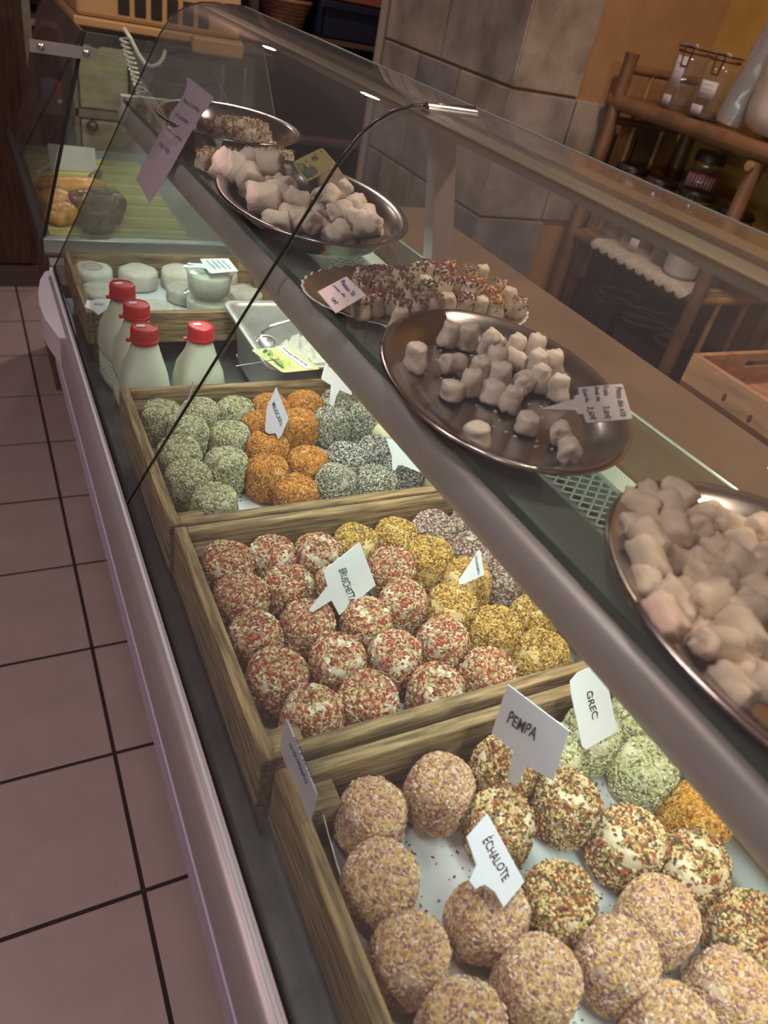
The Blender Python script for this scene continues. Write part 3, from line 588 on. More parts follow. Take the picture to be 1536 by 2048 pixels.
def make_cheese_meshes(kind, seed, cut=False):
    cols, (fl, fw), nf, base = FL[kind]
    seg, ring = 40, 22
    v, f = [], []
    A = 2 * math.pi if not cut else 2 * math.pi * 0.80
    for k in range(ring + 1):
        for j in range(seg + (1 if cut else 0)):
            v.append(body_pt(A * j / seg, k / ring, seed))
    W = seg + (1 if cut else 0)
    for k in range(ring):
        for j in range(seg):
            a0, a1 = k * W + j, k * W + (j + 1) % W
            f.append((a0, a1, a1 + W, a0 + W))
    n_skin = len(f)
    if cut:       # two cut faces meeting near the axis
        n0 = len(v)
        for k in range(ring + 1):
            v.append((0.004 * math.cos(A / 2 + math.pi), 0.004 * math.sin(A / 2 + math.pi), body_pt(0, k / ring, seed)[2] * (1 if k < ring else .98)))
        for k in range(ring):
            f.append((k * W, n0 + k, n0 + k + 1, (k + 1) * W)); f.append((n0 + k, k * W + seg, (k + 1) * W + seg, n0 + k + 1))
    under = tuple(.5 * sum(c[i] * w for c, w in cols) / sum(w for _, w in cols) + .12 * base[i] for i in range(3))  # darkened flake mean: shadow between flakes put into the skin colour
    bmats = [M('gap_shade_' + kind, under, 0.75, var=0.30, scale=160, bump=0.6), M('paste_' + kind, base, 0.65, var=0.08, scale=110, bump=0.4)]
    mi = []
    for q in f:
        c = sum((Vector(v[k]) for k in q), Vector()) / len(q)
        mi.append(1 if noise.noise((c.x * 55 + seed * 3, c.y * 55, c.z * 55 + seed)) > BALD.get(kind, .30) - .06 else 0)
    if cut: mi[-2 * ring:] = [1] * (2 * ring)
    b = fix(put('coated_cheese', v, f, bmats, None, True, mi))
    # the coating: little ridged flakes lying on the skin
    r = random.Random(seed * 31 + len(kind)); wt = [w for _, w in cols]
    fv, ff, fi = [], [], []
    skin = [q for q in f[:n_skin] if sum(v[k][2] for k in q) / len(q) > .003]
    tri = [(Vector(v[q[0]]), Vector(v[q[i]]), Vector(v[q[i + 1]])) for q in skin for i in range(1, len(q) - 1)]
    nrm = [(b_ - a_).cross(c_2 - a_) for a_, b_, c_2 in tri]
    cum = np.cumsum([n_.length for n_ in nrm])
    pick = np.searchsorted(cum, np.array([r.random() for _ in range(nf)]) * cum[-1])
    for ti in pick:
        a_, b_, c_2 = tri[min(ti, len(tri) - 1)]
        w1, w2 = r.random(), r.random()
        if w1 + w2 > 1: w1, w2 = 1 - w1, 1 - w2
        p = a_ + (b_ - a_) * w1 + (c_2 - a_) * w2
        bald = noise.noise((p.x * 55 + seed * 3, p.y * 55, p.z * 55 + seed))
        if bald > BALD.get(kind, .30) and r.random() < 0.85: continue
        n = nrm[min(ti, len(tri) - 1)].normalized()
        if n.dot(p - Vector((0, 0, HH / 2))) < 0: n = -n
        d = Vector((r.gauss(0, 1), r.gauss(0, 1), r.gauss(0, 1))); d = (d - n * d.dot(n) * 0.86).normalized()
        s = d.cross(n).normalized(); up = s.cross(d)
        L = fl * r.uniform(.5, 1.15) / 2; Wd = fw * r.uniform(.6, 1.3) / 2; hgt = fw * r.uniform(.25, .5)
        o = p + n * r.uniform(.0000, .0009); k = len(fv)
        fv += [o - d * L - s * Wd * .4, o + d * L * .9 - s * Wd, o + d * L + s * Wd * .5, o - d * L * .8 + s * Wd, o - d * L * .5 + up * hgt, o + d * L * .5 + up * hgt]
        ff += [(k, k + 1, k + 5, k + 4), (k + 2, k + 3, k + 4, k + 5), (k + 3, k, k + 4), (k + 1, k + 2, k + 5)]
        fi += [r.choices(range(len(cols)), wt)[0]] * 4
    mats = [M('flake_%s_%d' % (kind, i), c, 0.7) for i, (c, _) in enumerate(cols)]
    c = put('coating', fv, ff, mats, b, False, fi)
    c['kind'] = 'stuff'
    SH[(kind, seed, cut)] = (b, c, [False])
def cheese(kind, seed, loc, rot, sc_, label, group, cut=False, tilt=(0, 0)):
    if (kind, seed, cut) not in SH: make_cheese_meshes(kind, seed, cut)
    b, c, used = SH[(kind, seed, cut)]
    if used[0]:
        b = link(b.copy()); c = link(c.copy()); c.parent = b
    used[0] = True
    b.location = loc; b.rotation_euler = (tilt[0], tilt[1], rot); b.scale = (sc_, sc_, sc_)
    return tag(b, label, 'cheese', group)
WORDS = {'green': 'green herb crusted cheese', 'orange': 'orange spice crusted cheese', 'grey': 'dark grey herb crusted cheese', 'pepper': 'black peppered cheese', 'pale1': 'pale yellow uncoated cheese',
         'red': 'red flaked round cheese', 'yellow': 'mustard yellow spiced cheese', 'speck': 'white cheese with brown specks', 'shallot': 'shallot crusted tan cheese',
         'pempa': 'red and gold seeded cheese', 'grec': 'pale green herbed cheese', 'gold': 'golden orange coated cheese'}
PLACE = ['far', 'middle', 'near']
by = {}
for i, (k, cr_, x, y) in enumerate(CHEESES): by.setdefault((k, cr_), []).append((x, y, i))
for (k, cr_), L in by.items():
    L.sort()
    colsx = [[L[0]]]
    for p in L[1:]:
        if p[0] - np.mean([q[0] for q in colsx[-1]]) > 0.028 and len(L) > 2: colsx.append([p])
        else: colsx[-1].append(p)
    for ci, colx in enumerate(colsx):
        colx.sort(key=lambda p: -p[1])
        for ri, (x, y, i) in enumerate(colx):
            if len(L) == 1: lab = '%s alone at the right of the %s crate' % (WORDS[k], PLACE[cr_])
            else:
                where = ('%s from back' % ORD[ri]) if len(colx) > 1 else 'alone'
                row = (' in %s column from left' % ORD[ci]) if len(colsx) > 1 else ''
                lab = '%s, %s crate, %s%s' % (WORDS[k], PLACE[cr_], where, row)
            kk = 'pale' if k == 'pale1' else k
            if k == 'grey' and (i % 9) in (3, 4, 7): kk = 'pepper'
            cut = (k == 'orange' and abs(x - CUTS[0][0]) < .012 and abs(y - CUTS[0][1]) < .012) or (k == 'shallot' and abs(x - CUTS[1][0]) < .012 and abs(y - CUTS[1][1]) < .012)
            if cut: lab = 'orange spice crusted cheese split open under the MEXICAIN tag' if k == 'orange' else 'shallot crusted tan cheese with a slice cut out, under the ÉCHALOTE tag'
            rr = random.Random(i * 13 + 5)
            s_ = rr.uniform(.97, 1.03) * (1.0 if cr_ < 2 else 1.02)
            cheese(kk, i % (1 if k in ('gold', 'pale1') else 3), (x, y, PAPER_Z + .001), rr.uniform(0, 6.28) if not cut else (2.1 if k == 'orange' else 2.2), s_, lab,
                   '%ss in the %s crate' % (WORDS[k], PLACE[cr_]), cut, (rr.uniform(-.06, .06), rr.uniform(-.06, .06)))
# crumbs fallen on the papers
for ci, (kinds, n, nm) in enumerate(((('orange', 'green', 'grey'), 260, 'far'), (('red', 'yellow'), 200, 'middle'), (('pempa', 'pempa', 'shallot'), 700, 'near'))):
    x0, x1, y0, y1, _ = CR[ci]
    v, f, mi, mats = [], [], [], []
    for k in kinds:
        for i in range(len(FL[k][0])): mats.append(MATS['flake_%s_%d' % (k, i)])
    r = random.Random(ci)
    here = [(p[2], p[3]) for p in CHEESES if p[1] == ci]
    for _ in range(n):
        cx, cy = r.choice(here)
        a = r.uniform(0, 6.28); dd = .029 + abs(r.gauss(0, .012))
        x, y = cx + dd * math.cos(a), cy + dd * math.sin(a)
        if not (x0 + .045 < x < x1 - .03 and y0 + .03 < y < y1 - .045): continue
        if any((x - q[0]) ** 2 + (y - q[1]) ** 2 < .025 ** 2 for q in here): continue
        s = r.uniform(.0007, .0016); b = r.uniform(0, 6.28); k = len(v)
        for j in range(4): v.append((x + s * math.cos(b + j * 1.57) * (1.5 if j % 2 else .8), y + s * math.sin(b + j * 1.57) * (1.5 if j % 2 else .8), PAPER_Z + .0008))
        v.append((x, y, PAPER_Z + .0008 + s))
        f += [(k, k + 1, k + 4), (k + 1, k + 2, k + 4), (k + 2, k + 3, k + 4), (k + 3, k, k + 4), (k + 3, k + 2, k + 1, k)]; mi += [r.randrange(len(mats))] * 5
    o = put('coating_crumbs', v, f, mats, None, False, mi)
    tag(o, 'loose crumbs of herb and spice coating scattered on the %s crate paper' % nm, 'crumbs', None, 'stuff')

# ------------------------------------------------------------------ plain white rind cheeses
rind = M('white_rind', (0.66, 0.66, 0.56), 0.7, var=0.10, scale=60, bump=0.5)
rind_g = M('grey_rind', (0.50, 0.50, 0.42), 0.75, var=0.16, scale=70, bump=0.6)
def disc_mesh(R, h, seed, mat):
    v, f = [], []; seg, prof = 32, [(0, 0), (.80, 0), (.95, .06), (1, .2), (1, .8), (.95, .94), (.82, 1.0), (.45, .985), (0, .98)]
    for r, z in prof:
        for j in range(seg):
            t = 6.2832 * j / seg
            nn = 1 + .035 * noise.noise((math.cos(t) * 2 + seed * 5, math.sin(t) * 2, z * 2)) + .012 * noise.noise((math.cos(t) * 8, math.sin(t) * 8 + seed, z * 8))
            v.append((R * r * nn * math.cos(t), R * r * nn * math.sin(t), h * z * (1 + .06 * noise.noise((r * 3 * math.cos(t) + seed, r * 3 * math.sin(t), 1)))))
    for k in range(len(prof) - 1):
        for j in range(seg): f.append((k * seg + j, k * seg + (j + 1) % seg, (k + 1) * seg + (j + 1) % seg, (k + 1) * seg + j))
    return put('rind_cheese', v, f, mat, None, True)
CAM = [(.176, 1.398, 0, 'at the rear left corner, blue print on its top'), (.256, 1.393, 0, 'second from the left of the rear row'), (.334, 1.395, 0, 'third from the left of the rear row'),
       (.410, 1.392, 0, 'fourth from the left of the rear row'), (.178, 1.321, 1, 'second from the back along the left side'), (.182, 1.246, 1, 'third from the back behind the milk bottles'),
       (.256, 1.243, 1, 'in the front row right of the milk bottles'), (.330, 1.330, 1, 'behind the stacked clear tubs'), (.436, 1.312, 1, 'right of the stacked clear tubs')]
for i, (x, y, kd, w) in enumerate(CAM):
    h = .034 if kd == 0 else .026
    o = disc_mesh(.0355, h, i, rind if kd == 0 else rind_g)
    o.location = (x, y, -0.5665); o.rotation_euler = (0, 0, i)
    tag(o, 'plain white rind cheese %s' % w, 'cheese', 'plain white cheeses in the rear crate')
    if i == 0:
        v, f = [], []
        for rr_ in (.017, .013):
            k = len(v)
            for j in range(28):
                a = 6.283 * j / 28
                v += [(rr_ * math.cos(a), rr_ * math.sin(a), h + .0006), ((rr_ + .0012) * math.cos(a), (rr_ + .0012) * math.sin(a), h + .0006)]
            f += [(k + 2 * j, k + 2 * j + 1, k + 2 * ((j + 1) % 28) + 1, k + 2 * ((j + 1) % 28)) for j in range(28)]
        k = len(v); sv, sf = scribble(3, 18)
        v += [(a[0] * .018 - .009, a[1] * .008 - .004, h + .0006) for a in sv]; f += [tuple(q + k for q in s) for s in sf]
        put('printed_mark', v, f, ink_faint, o)

# ------------------------------------------------------------------ clear tubs of soft cheese, one on the other
soft = M('soft_cheese', (0.70, 0.72, 0.60), 0.6, var=.06, scale=50, bump=.4)
for k, (z, w) in enumerate(((-0.5665, 'lower'), (-0.5180, 'upper'))):
    t = thing('cheese_tub', '%s of two stacked clear tubs of soft white cheese' % w, 'tub', (.350, 1.246, z), 'clear tubs in the rear crate')
    MB().lathe([(.030, .003), (.0345, .004), (.0385, .036), (.037, .0375), (0, .0395)], seg=32).put('soft_cheese', soft, t, True)
    MB().lathe([(0, 0), (.033, 0), (.0360, .004), (.0400, .042), (.0440, .043), (.0440, .0450), (.040, .0465), (.037, .0478), (.0, .0478)], seg=36).put('tub_shell', tub_plastic, t, True, .5)
# ------------------------------------------------------------------ milk bottles
milk_m = M('milk_plastic', (0.64, 0.68, 0.55), 0.38, spec=.4, sss=0.15)
cap_m = M('red_cap', (0.50, 0.014, 0.018), 0.38)
def sq(r, t, z):
    k = min(1, max(0, (.125 - z) / .03))
    p = 2 + 4.5 * k
    c, s = abs(math.cos(t)), abs(math.sin(t))
    return r / (c ** p + s ** p) ** (1 / p)
def bottle(x, y, rz, label, first=[None]):
    if first[0] is None:
        t = thing('milk_bottle', label, 'bottle', (x, y, -.615), 'milk bottles with red caps')
        prof = [(0, .002), (.026, 0), (.0315, .004), (.0325, .012)]
        for k in range(5):
            z = .020 + k * .007
            prof += [(.0327, z), (.0315, z + .0025), (.0315, z + .0040), (.0327, z + .0065)]
        prof += [(.0327, .068), (.0322, .082), (.029, .104), (.0225, .126), (.0185, .138), (.0165, .143), (.0165, .149)]
        MB().lathe(prof, seg=48, sq=sq).put('body', milk_m, t, True)
        m = MB()
        ps = [(0, .0), (.0190, .0), (.0195, .001), (.0195, .005), (.0185, .0055)]
        m.lathe([(r, z + .1455) for r, z in ps], seg=48)
        m.lathe([(.0, .1510), (.0183, .1510), (.0183, .1640), (.0172, .1665), (.0150, .1672), (.0148, .1662), (0, .1662)], seg=48, sq=lambda r, t_, z: r * (1 + (.022 if r > .0178 and math.cos(t_ * 24) > 0 else 0)))
        m.box((-.0245, -.003, .1462), (-.018, .003, .1495))
        m.put('cap', cap_m, t, True, .6)
        MB().box((-.010, .000, .1663), (.001, .006, .1672), 0, .0003).put('date_label', tag_white, t)
        first[0] = t
    else:
        t = link(first[0].copy()); t.location = (x, y, -.615); t['label'] = label
        for ch in first[0].children:
            c = link(ch.copy()); c.parent = t
    t.rotation_euler = (0, 0, rz)
bottle(.181, 1.112, .2, 'rearmost milk bottle with red cap against the front glass')
bottle(.188, 1.040, .05, 'milk bottle half hidden between two others in the left file')
bottle(.184, .963, -.05, 'front milk bottle of the left file of three, behind the far crate')
bottle(.262, .966, .1, 'milk bottle standing alone right of the other three')

# ------------------------------------------------------------------ steel pan of fromage blanc with spoon
PX0, PX1, PY0, PY1, PZ = .349, .545, .920, 1.165, -.496
pan = thing('steel_pan', 'rectangular steel pan of fresh white cheese behind the far crate', 'pan', (.447, 1.04, -.613))
m = MB()
def rr(x0, x1, y0, y1, r, z, n=6):
    P = []
    for cx, cy, a in ((x1 - r, y1 - r, 0), (x0 + r, y1 - r, 1), (x0 + r, y0 + r, 2), (x1 - r, y0 + r, 3)):
        for k in range(n + 1):
            t = (a + k / n) * math.pi / 2; P.append((cx + r * math.cos(t), cy + r * math.sin(t), z))
    return P
rings = [rr(PX0, PX1, PY0, PY1, .022, PZ - .006), rr(PX0, PX1, PY0, PY1, .022, PZ - .001), rr(PX0 + .002, PX1 - .002, PY0 + .002, PY1 - .002, .021, PZ), rr(PX0 + .013, PX1 - .013, PY0 + .013, PY1 - .013, .018, PZ - .001), rr(PX0 + .015, PX1 - .015, PY0 + .015, PY1 - .015, .018, PZ - .006),
         rr(PX0 + .019, PX1 - .019, PY0 + .019, PY1 - .019, .018, PZ - .035), rr(PX0 + .024, PX1 - .024, PY0 + .024, PY1 - .024, .018, PZ - .096), rr(PX0 + .034, PX1 - .034, PY0 + .034, PY1 - .034, .012, PZ - .104)]
v, f = [], []
for R_ in rings: v += R_
n = len(rings[0])
for k in range(len(rings) - 1):
    for j in range(n): f.append((k * n + j, k * n + (j + 1) % n, (k + 1) * n + (j + 1) % n, (k + 1) * n + j))
f.append(tuple((len(rings) - 1) * n + j for j in range(n)))
o = put('pan_body', v, f, M('pan_steel', (.66, .69, .66), .42, 0.7, var=.08, scale=40), None, True)
so = o.modifiers.new('thickness', 'SOLIDIFY'); so.thickness = .001; so.offset = -1
local(o, pan, (.447, 1.04, -.613))
o = MB().tube([(.455, .921, -.503), (.462, .913, -.505), (.53, .913, -.505), (.54, .921, -.503)], .0028, 8).put('pan_handle', steel, None, True); local(o, pan, (.447, 1.04, -.613))
curd = M('fresh_curd', (.68, .71, .64), .65, var=.06, scale=80, bump=.5)
nx, ny = 34, 40; v, f = [], []
for j in range(ny + 1):
    for i in range(nx + 1):
        x = PX0 + .0235 + (PX1 - PX0 - .047) * i / nx; y = PY0 + .0235 + (PY1 - PY0 - .047) * j / ny
        hgt = .058 * max(0, min(1, ((x - .385) / .05))) * max(0, min(1, (1.115 - y) / .04))
        hgt *= 1 + .25 * noise.noise((x * 60, y * 60, 3)) + .2 * noise.noise((x * 160, y * 160, 1))
        v.append((x, y, PZ - .0925 + .004 + hgt + .002 * noise.noise((x * 90, y * 90, 0))))
for j in range(ny):
    for i in range(nx):
        a = j * (nx + 1) + i; f.append((a, a + 1, a + nx + 2, a + nx + 1))
o = put('fresh_curd', v, f, curd, None, True)
so = o.modifiers.new('thickness', 'SOLIDIFY'); so.thickness = .003; so.offset = -1
tag(o, 'heap of crumbly fresh white cheese in the steel pan', 'cheese', None, 'stuff')
sp = thing('serving_spoon', 'steel serving spoon leaning in the pan of fresh cheese', 'spoon', (.385, 1.0, -.55))
m = MB(); m.tube([(.402, 1.101, -.527), (.415, 1.098, -.514), (.457, 1.093, -.497), (.535, 1.085, -.470)], [.003, .0032, .0034, .004], 8)
local(m.put('spoon_handle', steel, None, True), sp, (.385, 1.0, -.55))
v, f = [], []
for k in range(9):
    for j in range(18):
        a = math.pi / 2 * k / 8; t = 6.283 * j / 18
        v.append((.402 + .020 * math.sin(a) * math.cos(t), 1.100 + .026 * math.sin(a) * math.sin(t) - .012, -.537 - .012 * math.cos(a) + .22 * (.023 * math.sin(a) * math.cos(t))))
for k in range(8):
    for j in range(18): f.append((k * 18 + j, k * 18 + (j + 1) % 18, (k + 1) * 18 + (j + 1) % 18, (k + 1) * 18 + j))
o = put('spoon_bowl', v, f, steel, None, True); so = o.modifiers.new('thickness', 'SOLIDIFY'); so.thickness = .0012
local(o, sp, (.385, 1.0, -.55))
# ------------------------------------------------------------------ trays and plates on the glass shelf
SZ = -0.2675
def dish(name, label, c, a, b, ang, rim, mat, group=None, flat=.20):
    """oval dish; a, b half axes at the rim, rim height above the shelf"""
    t = thing(name, label, 'tray', (c[0], c[1], SZ), group)
    t.rotation_euler = (0, 0, math.radians(ang))
    seg = 72
    prof = [(-.0012, rim - .0030), (-.0024, rim - .0014), (-.0012, rim), (.0014, rim + .0002), (.005, rim - .0012), (.011, rim - .0030), (.020, rim * .45), (.028, rim * .14 + .0008), (.034, .0016), (.06, .0014)]
    v, f = [], []
    for d, z in prof:
        for j in range(seg):
            q = 6.28318 * j / seg; v.append(((a - d) * math.cos(q), (b - d) * math.sin(q), z))
    m_ = len(prof)
    for k in range(m_ - 1):
        for j in range(seg): f.append((k * seg + j, k * seg + (j + 1) % seg, (k + 1) * seg + (j + 1) % seg, (k + 1) * seg + j))
    k0 = len(v); v.append((0, 0, .0014))
    for j in range(seg): f.append(((m_ - 1) * seg + j, (m_ - 1) * seg + (j + 1) % seg, k0))
    o = put('dish', v, f, mat, t, True)
    so = o.modifiers.new('thickness', 'SOLIDIFY'); so.thickness = .0010; so.offset = -1
    return t
dish('oval_tray', 'oval steel tray sparsely strewn with white cheese nuggets, priced 3,00€', (.3678, .4331), .1362, .0991, -105.4, .0175, tray_steel, 'oval steel trays on the glass shelf')
dish('oval_tray', 'nearest oval steel tray heaped with ribbed cream cheese nuggets', (.3990, .1192), .153, .1150, -80.5, .0225, tray_steel, 'oval steel trays on the glass shelf')
dish('oval_tray', 'oval steel tray of lumpy white cheeses with a yellow card', (.367, .8745), .1690, .1125, -99.7, .0275, tray_steel, 'oval steel trays on the glass shelf')
dish('oval_tray', 'farthest oval steel tray packed with brown sprinkled cheese bites', (.3725, 1.2526), .1378, .1093, -94.9, .0295, tray_steel, 'oval steel trays on the glass shelf')
# crumb smears on the sparse tray
r = random.Random(5); v, f = [], []
for _ in range(70):
    q = r.uniform(0, 6.28); d = math.sqrt(r.random()) * .75
    x, y = .3678 + d * (.1 * math.cos(q) * .6 + 0), .4331 + d * .125 * math.sin(q)
    s = r.uniform(.0005, .0019); k = len(v)
    for j in range(5): v.append((x + s * math.cos(j * 1.257) * r.uniform(.5, 1.4), y + s * math.sin(j * 1.257) * r.uniform(.5, 1.4), SZ + .0017))
    v.append((x, y, SZ + .0017 + s * .7))
    f += [(k + j, k + (j + 1) % 5, k + 5) for j in range(5)]
tag(put('cheese_crumbs', v, f, M('crumb_white', (.62, .55, .47), .8)), 'white crumbs and smears on the sparse oval tray', 'crumbs', None, 'stuff')

nug_w = M('white_nugget', (0.76, 0.64, 0.55), 0.6, var=.05, scale=120, bump=.35, sss=.05)
nug_c = M('cream_nugget', (0.77, 0.61, 0.47), 0.62, var=.09, scale=90, bump=.45, sss=.05)
NG = {}
def nugget_mesh(seed, R, h, mat, lump=.10, ridge=0.0, taper=.12):
    v, f = [], []; seg = 18
    prof = [(0, 0), (.55, 0), (.86, .015), (.97, .07), (1, .16), (1, .30), (.99, .44), (.98, .58), (.97, .72), (.95, .85), (.86, .95), (.70, .992), (.40, 1.0), (0, 1.0)]
    for r_, z in prof:
        for j in range(seg):
            t = 6.2832 * j / seg
            nn = 1 + 1.7 * lump * noise.noise((math.cos(t) * 1.3 + seed * 9, math.sin(t) * 1.3, z * 2.2)) + lump * .7 * noise.noise((math.cos(t) * 4, math.sin(t) * 4 + seed, z * 6))
            rr_ = R * r_ * nn * (1 - taper * z)
            zz = h * z + h * .16 * noise.noise((math.cos(t) * r_ * 2 + seed, math.sin(t) * r_ * 2, 5))
            if ridge and z > .98: zz += ridge * math.sin(r_ * math.cos(t) * 14)
            v.append((rr_ * math.cos(t) + .12 * R * math.sin(z * 2.4 + seed), rr_ * math.sin(t), zz))
    for k in range(len(prof) - 1):
        for j in range(seg): f.append((k * seg + j, k * seg + (j + 1) % seg, (k + 1) * seg + (j + 1) % seg, (k + 1) * seg + j))
    return put('cheese_nugget', v, f, mat, None, True)
def nugget(key, seed, args, loc, rot, s_, label, group, top=None):
    k = (key, seed)
    if k not in NG:
        NG[k] = [nugget_mesh(seed, *args), False, {}]
    o = NG[k][0]
    if NG[k][1]: o = link(o.copy())
    NG[k][1] = True
    o.location = loc; o.rotation_euler = rot; o.scale = (s_, s_, s_)
    tag(o, label, 'cheese', group)
    if top is not None:
        T = NG[k][2]
        if top not in T:
            T[top] = topping(args[0], args[1], top, seed, 60 if key in 'tq' else 100); c = T[top]
        else: c = link(T[top].copy())
        c.parent = o
    return o
TOPS = [[(.20, .045, .05), (.10, .03, .035), (.34, .18, .15)], [(.45, .15, .03), (.28, .07, .02), (.55, .27, .09)], [(.10, .11, .05), (.05, .05, .03), (.24, .18, .10)], [(.36, .20, .13), (.20, .09, .06), (.52, .36, .26)]]
def topping(R, h, kind, seed, n=120):
    r = random.Random(seed * 7 + kind); v, f, mi = [], [], []
    for _ in range(n):
        if r.random() < .62:
            q = r.uniform(0, 6.28); d = math.sqrt(r.random()) * R * .85; p = Vector((d * math.cos(q) + .08 * R, d * math.sin(q), h * 1.0)); nrm = Vector((.4 * math.cos(q), .4 * math.sin(q), 1)).normalized()
        else:
            q = r.uniform(0, 6.28); z = 1 - abs(r.gauss(0, .22)); rr_ = R * (1.0 - .12 * z) * (1 if z < .9 else .9)
            p = Vector((rr_ * math.cos(q) + .12 * R * math.sin(z * 2.4 + seed), rr_ * math.sin(q), h * z)); nrm = Vector((math.cos(q), math.sin(q), .4)).normalized()
        a = Vector((r.gauss(0, 1), r.gauss(0, 1), r.gauss(0, 1))); a = (a - nrm * a.dot(nrm) * .8).normalized(); b = a.cross(nrm).normalized()
        L, W = r.uniform(.0007, .0017), r.uniform(.0004, .0009); k = len(v); p = p + nrm * .0004
        v += [p - a * L - b * W, p + a * L - b * W, p + a * L + b * W, p - a * L + b * W, p + nrm * W * 1.3]
        f += [(k, k + 1, k + 4), (k + 1, k + 2, k + 4), (k + 2, k + 3, k + 4), (k + 3, k, k + 4)]; mi += [r.randrange(3)] * 4
    ms = [M('sprinkle_%d_%d' % (kind, i), c, .75) for i, c in enumerate(TOPS[kind])]
    o = put('topping', v, f, ms, None, False, mi); o['kind'] = 'stuff'
    return o
def rowlabels(P, gap):
    """reading order: rows from far to near, left to right"""
    idx = sorted(range(len(P)), key=lambda i: -(P[i][1] - .25 * P[i][0]))
    rows, cur = [], []
    for i in idx:
        k = P[i][1] - .25 * P[i][0]
        if cur and (P[cur[0]][1] - .25 * P[cur[0]][0]) - k > gap: rows.append(cur); cur = []
        cur.append(i)
    rows.append(cur); out = {}
    for ri, row in enumerate(rows):
        for ci, i in enumerate(sorted(row, key=lambda i: P[i][0])): out[i] = (ri, ci, len(row))
    return out
def roworder(i, L, what):
    r_, c, n = L[i]
    return '%s, %s' % (what, ('%s from left in %s row from the back' % (ORD[min(c, 11)], ORD[min(r_, 11)])) if n > 1 else 'alone in %s row from the back' % ORD[min(r_, 11)])
# sparse tray: white nuggets standing and lying
T2[24] = (T2[24][0] + .008, T2[24][1] + .006)
L2 = rowlabels(T2, .030)
LY2 = {1: 0, 3: 1, 5: 1, 9: 1, 22: 1, 23: 1, 14: 1, 24: 0}
for i, (x, y) in enumerate(T2):
    rr_ = random.Random(i + 40)
    args = (.0098, .0225, nug_w, .12, 0, .10)
    short = i in (17, 18, 21, 24)
    lying = i in (3, 5, 9, 22, 23, 14)
    if lying:
        a = rr_.uniform(0, 6.28) if i < 22 else 2.6
        rot = (math.pi / 2 + rr_.uniform(-.15, .15), 0, a)
        loc = (x - .011 * math.sin(a), y + .011 * math.cos(a), SZ + .0110)
    else:
        rot = (rr_.uniform(-.14, .14), rr_.uniform(-.14, .14), rr_.uniform(0, 6.28)); loc = (x, y, SZ + .0022)
    nugget('w' if not short else 'ws', i % 4, args if not short else (.0105, .0150, nug_w, .12, 0, .08), loc, rot, rr_.uniform(.92, 1.05),
           roworder(i, L2, 'white nugget on sparse tray'), 'white nuggets on the sparse oval tray')
# heaped tray: ribbed cream nuggets lying in a pile
L3 = rowlabels(T3, .026)
placed = []
for i in sorted(range(len(T3)), key=lambda i: (i * 7) % 35):
    x, y = T3[i]
    rr_ = random.Random(i + 90)
    a = rr_.uniform(0, 6.28)
    base = SZ + .0125
    ex, ey = (x - .399) / .108, (y - .1192) / .145
    base += .005 * max(0, (ex * ex + ey * ey - .6))
    n_near = sum(1 for (px, py) in placed if (px - x) ** 2 + (py - y) ** 2 < .0215 ** 2)
    z = base + min(.011, .0052 * n_near)
    placed.append((x, y))
    tl = rr_.uniform(-.25, .35)
    nugget('c', i % 5, (.0102, .0250, nug_c, .13, .0005, .07), (x - .012 * math.sin(a), y + .012 * math.cos(a), z), (math.pi / 2 + tl, 0, a), rr_.uniform(.90, 1.06),
           roworder(i, L3, 'cream nugget in nearest tray'), 'cream nuggets in the nearest oval tray')
# scalloped golden paper plate with sprinkled bites
def doily(label, c, a, b, ang, gold, white):
    t = thing('paper_plate', label, 'plate', (c[0], c[1], SZ), 'paper plates on the glass shelf'); t.rotation_euler = (0, 0, math.radians(ang))
    seg = 160; v, f, mi = [], [], []
    prof = [(.0, .0045, 1), (.004, .0042, .8), (.012, .0022, .3), (.018, .0012, 0), (.05, .0010, 0)]
    for d, z, w in prof:
        for j in range(seg):
            q = 6.28318 * j / seg; s_ = math.sin(q * 40)
            v.append(((a - d + w * .0009 * s_) * math.cos(q), (b - d + w * .0009 * s_) * math.sin(q), z + w * .0009 * s_ + .0002))
    for k in range(len(prof) - 1):
        for j in range(seg): f.append((k * seg + j, k * seg + (j + 1) % seg, (k + 1) * seg + (j + 1) % seg, (k + 1) * seg + j)); mi.append(0)
    k0 = len(v); v.append((0, 0, .0012)); m_ = len(prof) - 1
    for j in range(seg): f.append((m_ * seg + j, m_ * seg + (j + 1) % seg, k0)); mi.append(0)
    o = put('plate_sheet', v, f, [gold], t, True, mi)
    o2 = put('plate_underside', [(p[0] * 1.022, p[1] * 1.035, p[2] * .8 - .0003) for p in v[:seg * 3]], [q for q in f[:seg * 2]], [white], t, True)
    return t
gold_m = M('gold_card', (.30, .19, .10), .32, .55, var=.12, scale=12)
doily('gold scalloped paper plate of sprinkled cheese bites priced 18€', (.394, .6280), .1200, .0830, -8.0, gold_m, paper)
doily('white scalloped paper plate of sprinkled bites behind the lumpy cheeses', (.372, 1.077), .095, .062, 12.0, M('silver_card', (.30, .27, .26), .35, .5), paper)
nug_i = M('ivory_bite', (0.72, 0.60, 0.46), 0.55, var=.06, scale=100, bump=.3, sss=.05)
LP = rowlabels(PL, .020)
KP = [0, 3, 0, 3, 0, 3, 2, 3, 0, 0, 0, 1, 0, 3, 1, 0, 1, 3, 3, 1, 3, 1, 1, 0, 2, 3, 3, 0, 3, 3, 2, 0, 0, 0, 0, 3]
BARE = {7, 18, 28, 22, 24, 14}
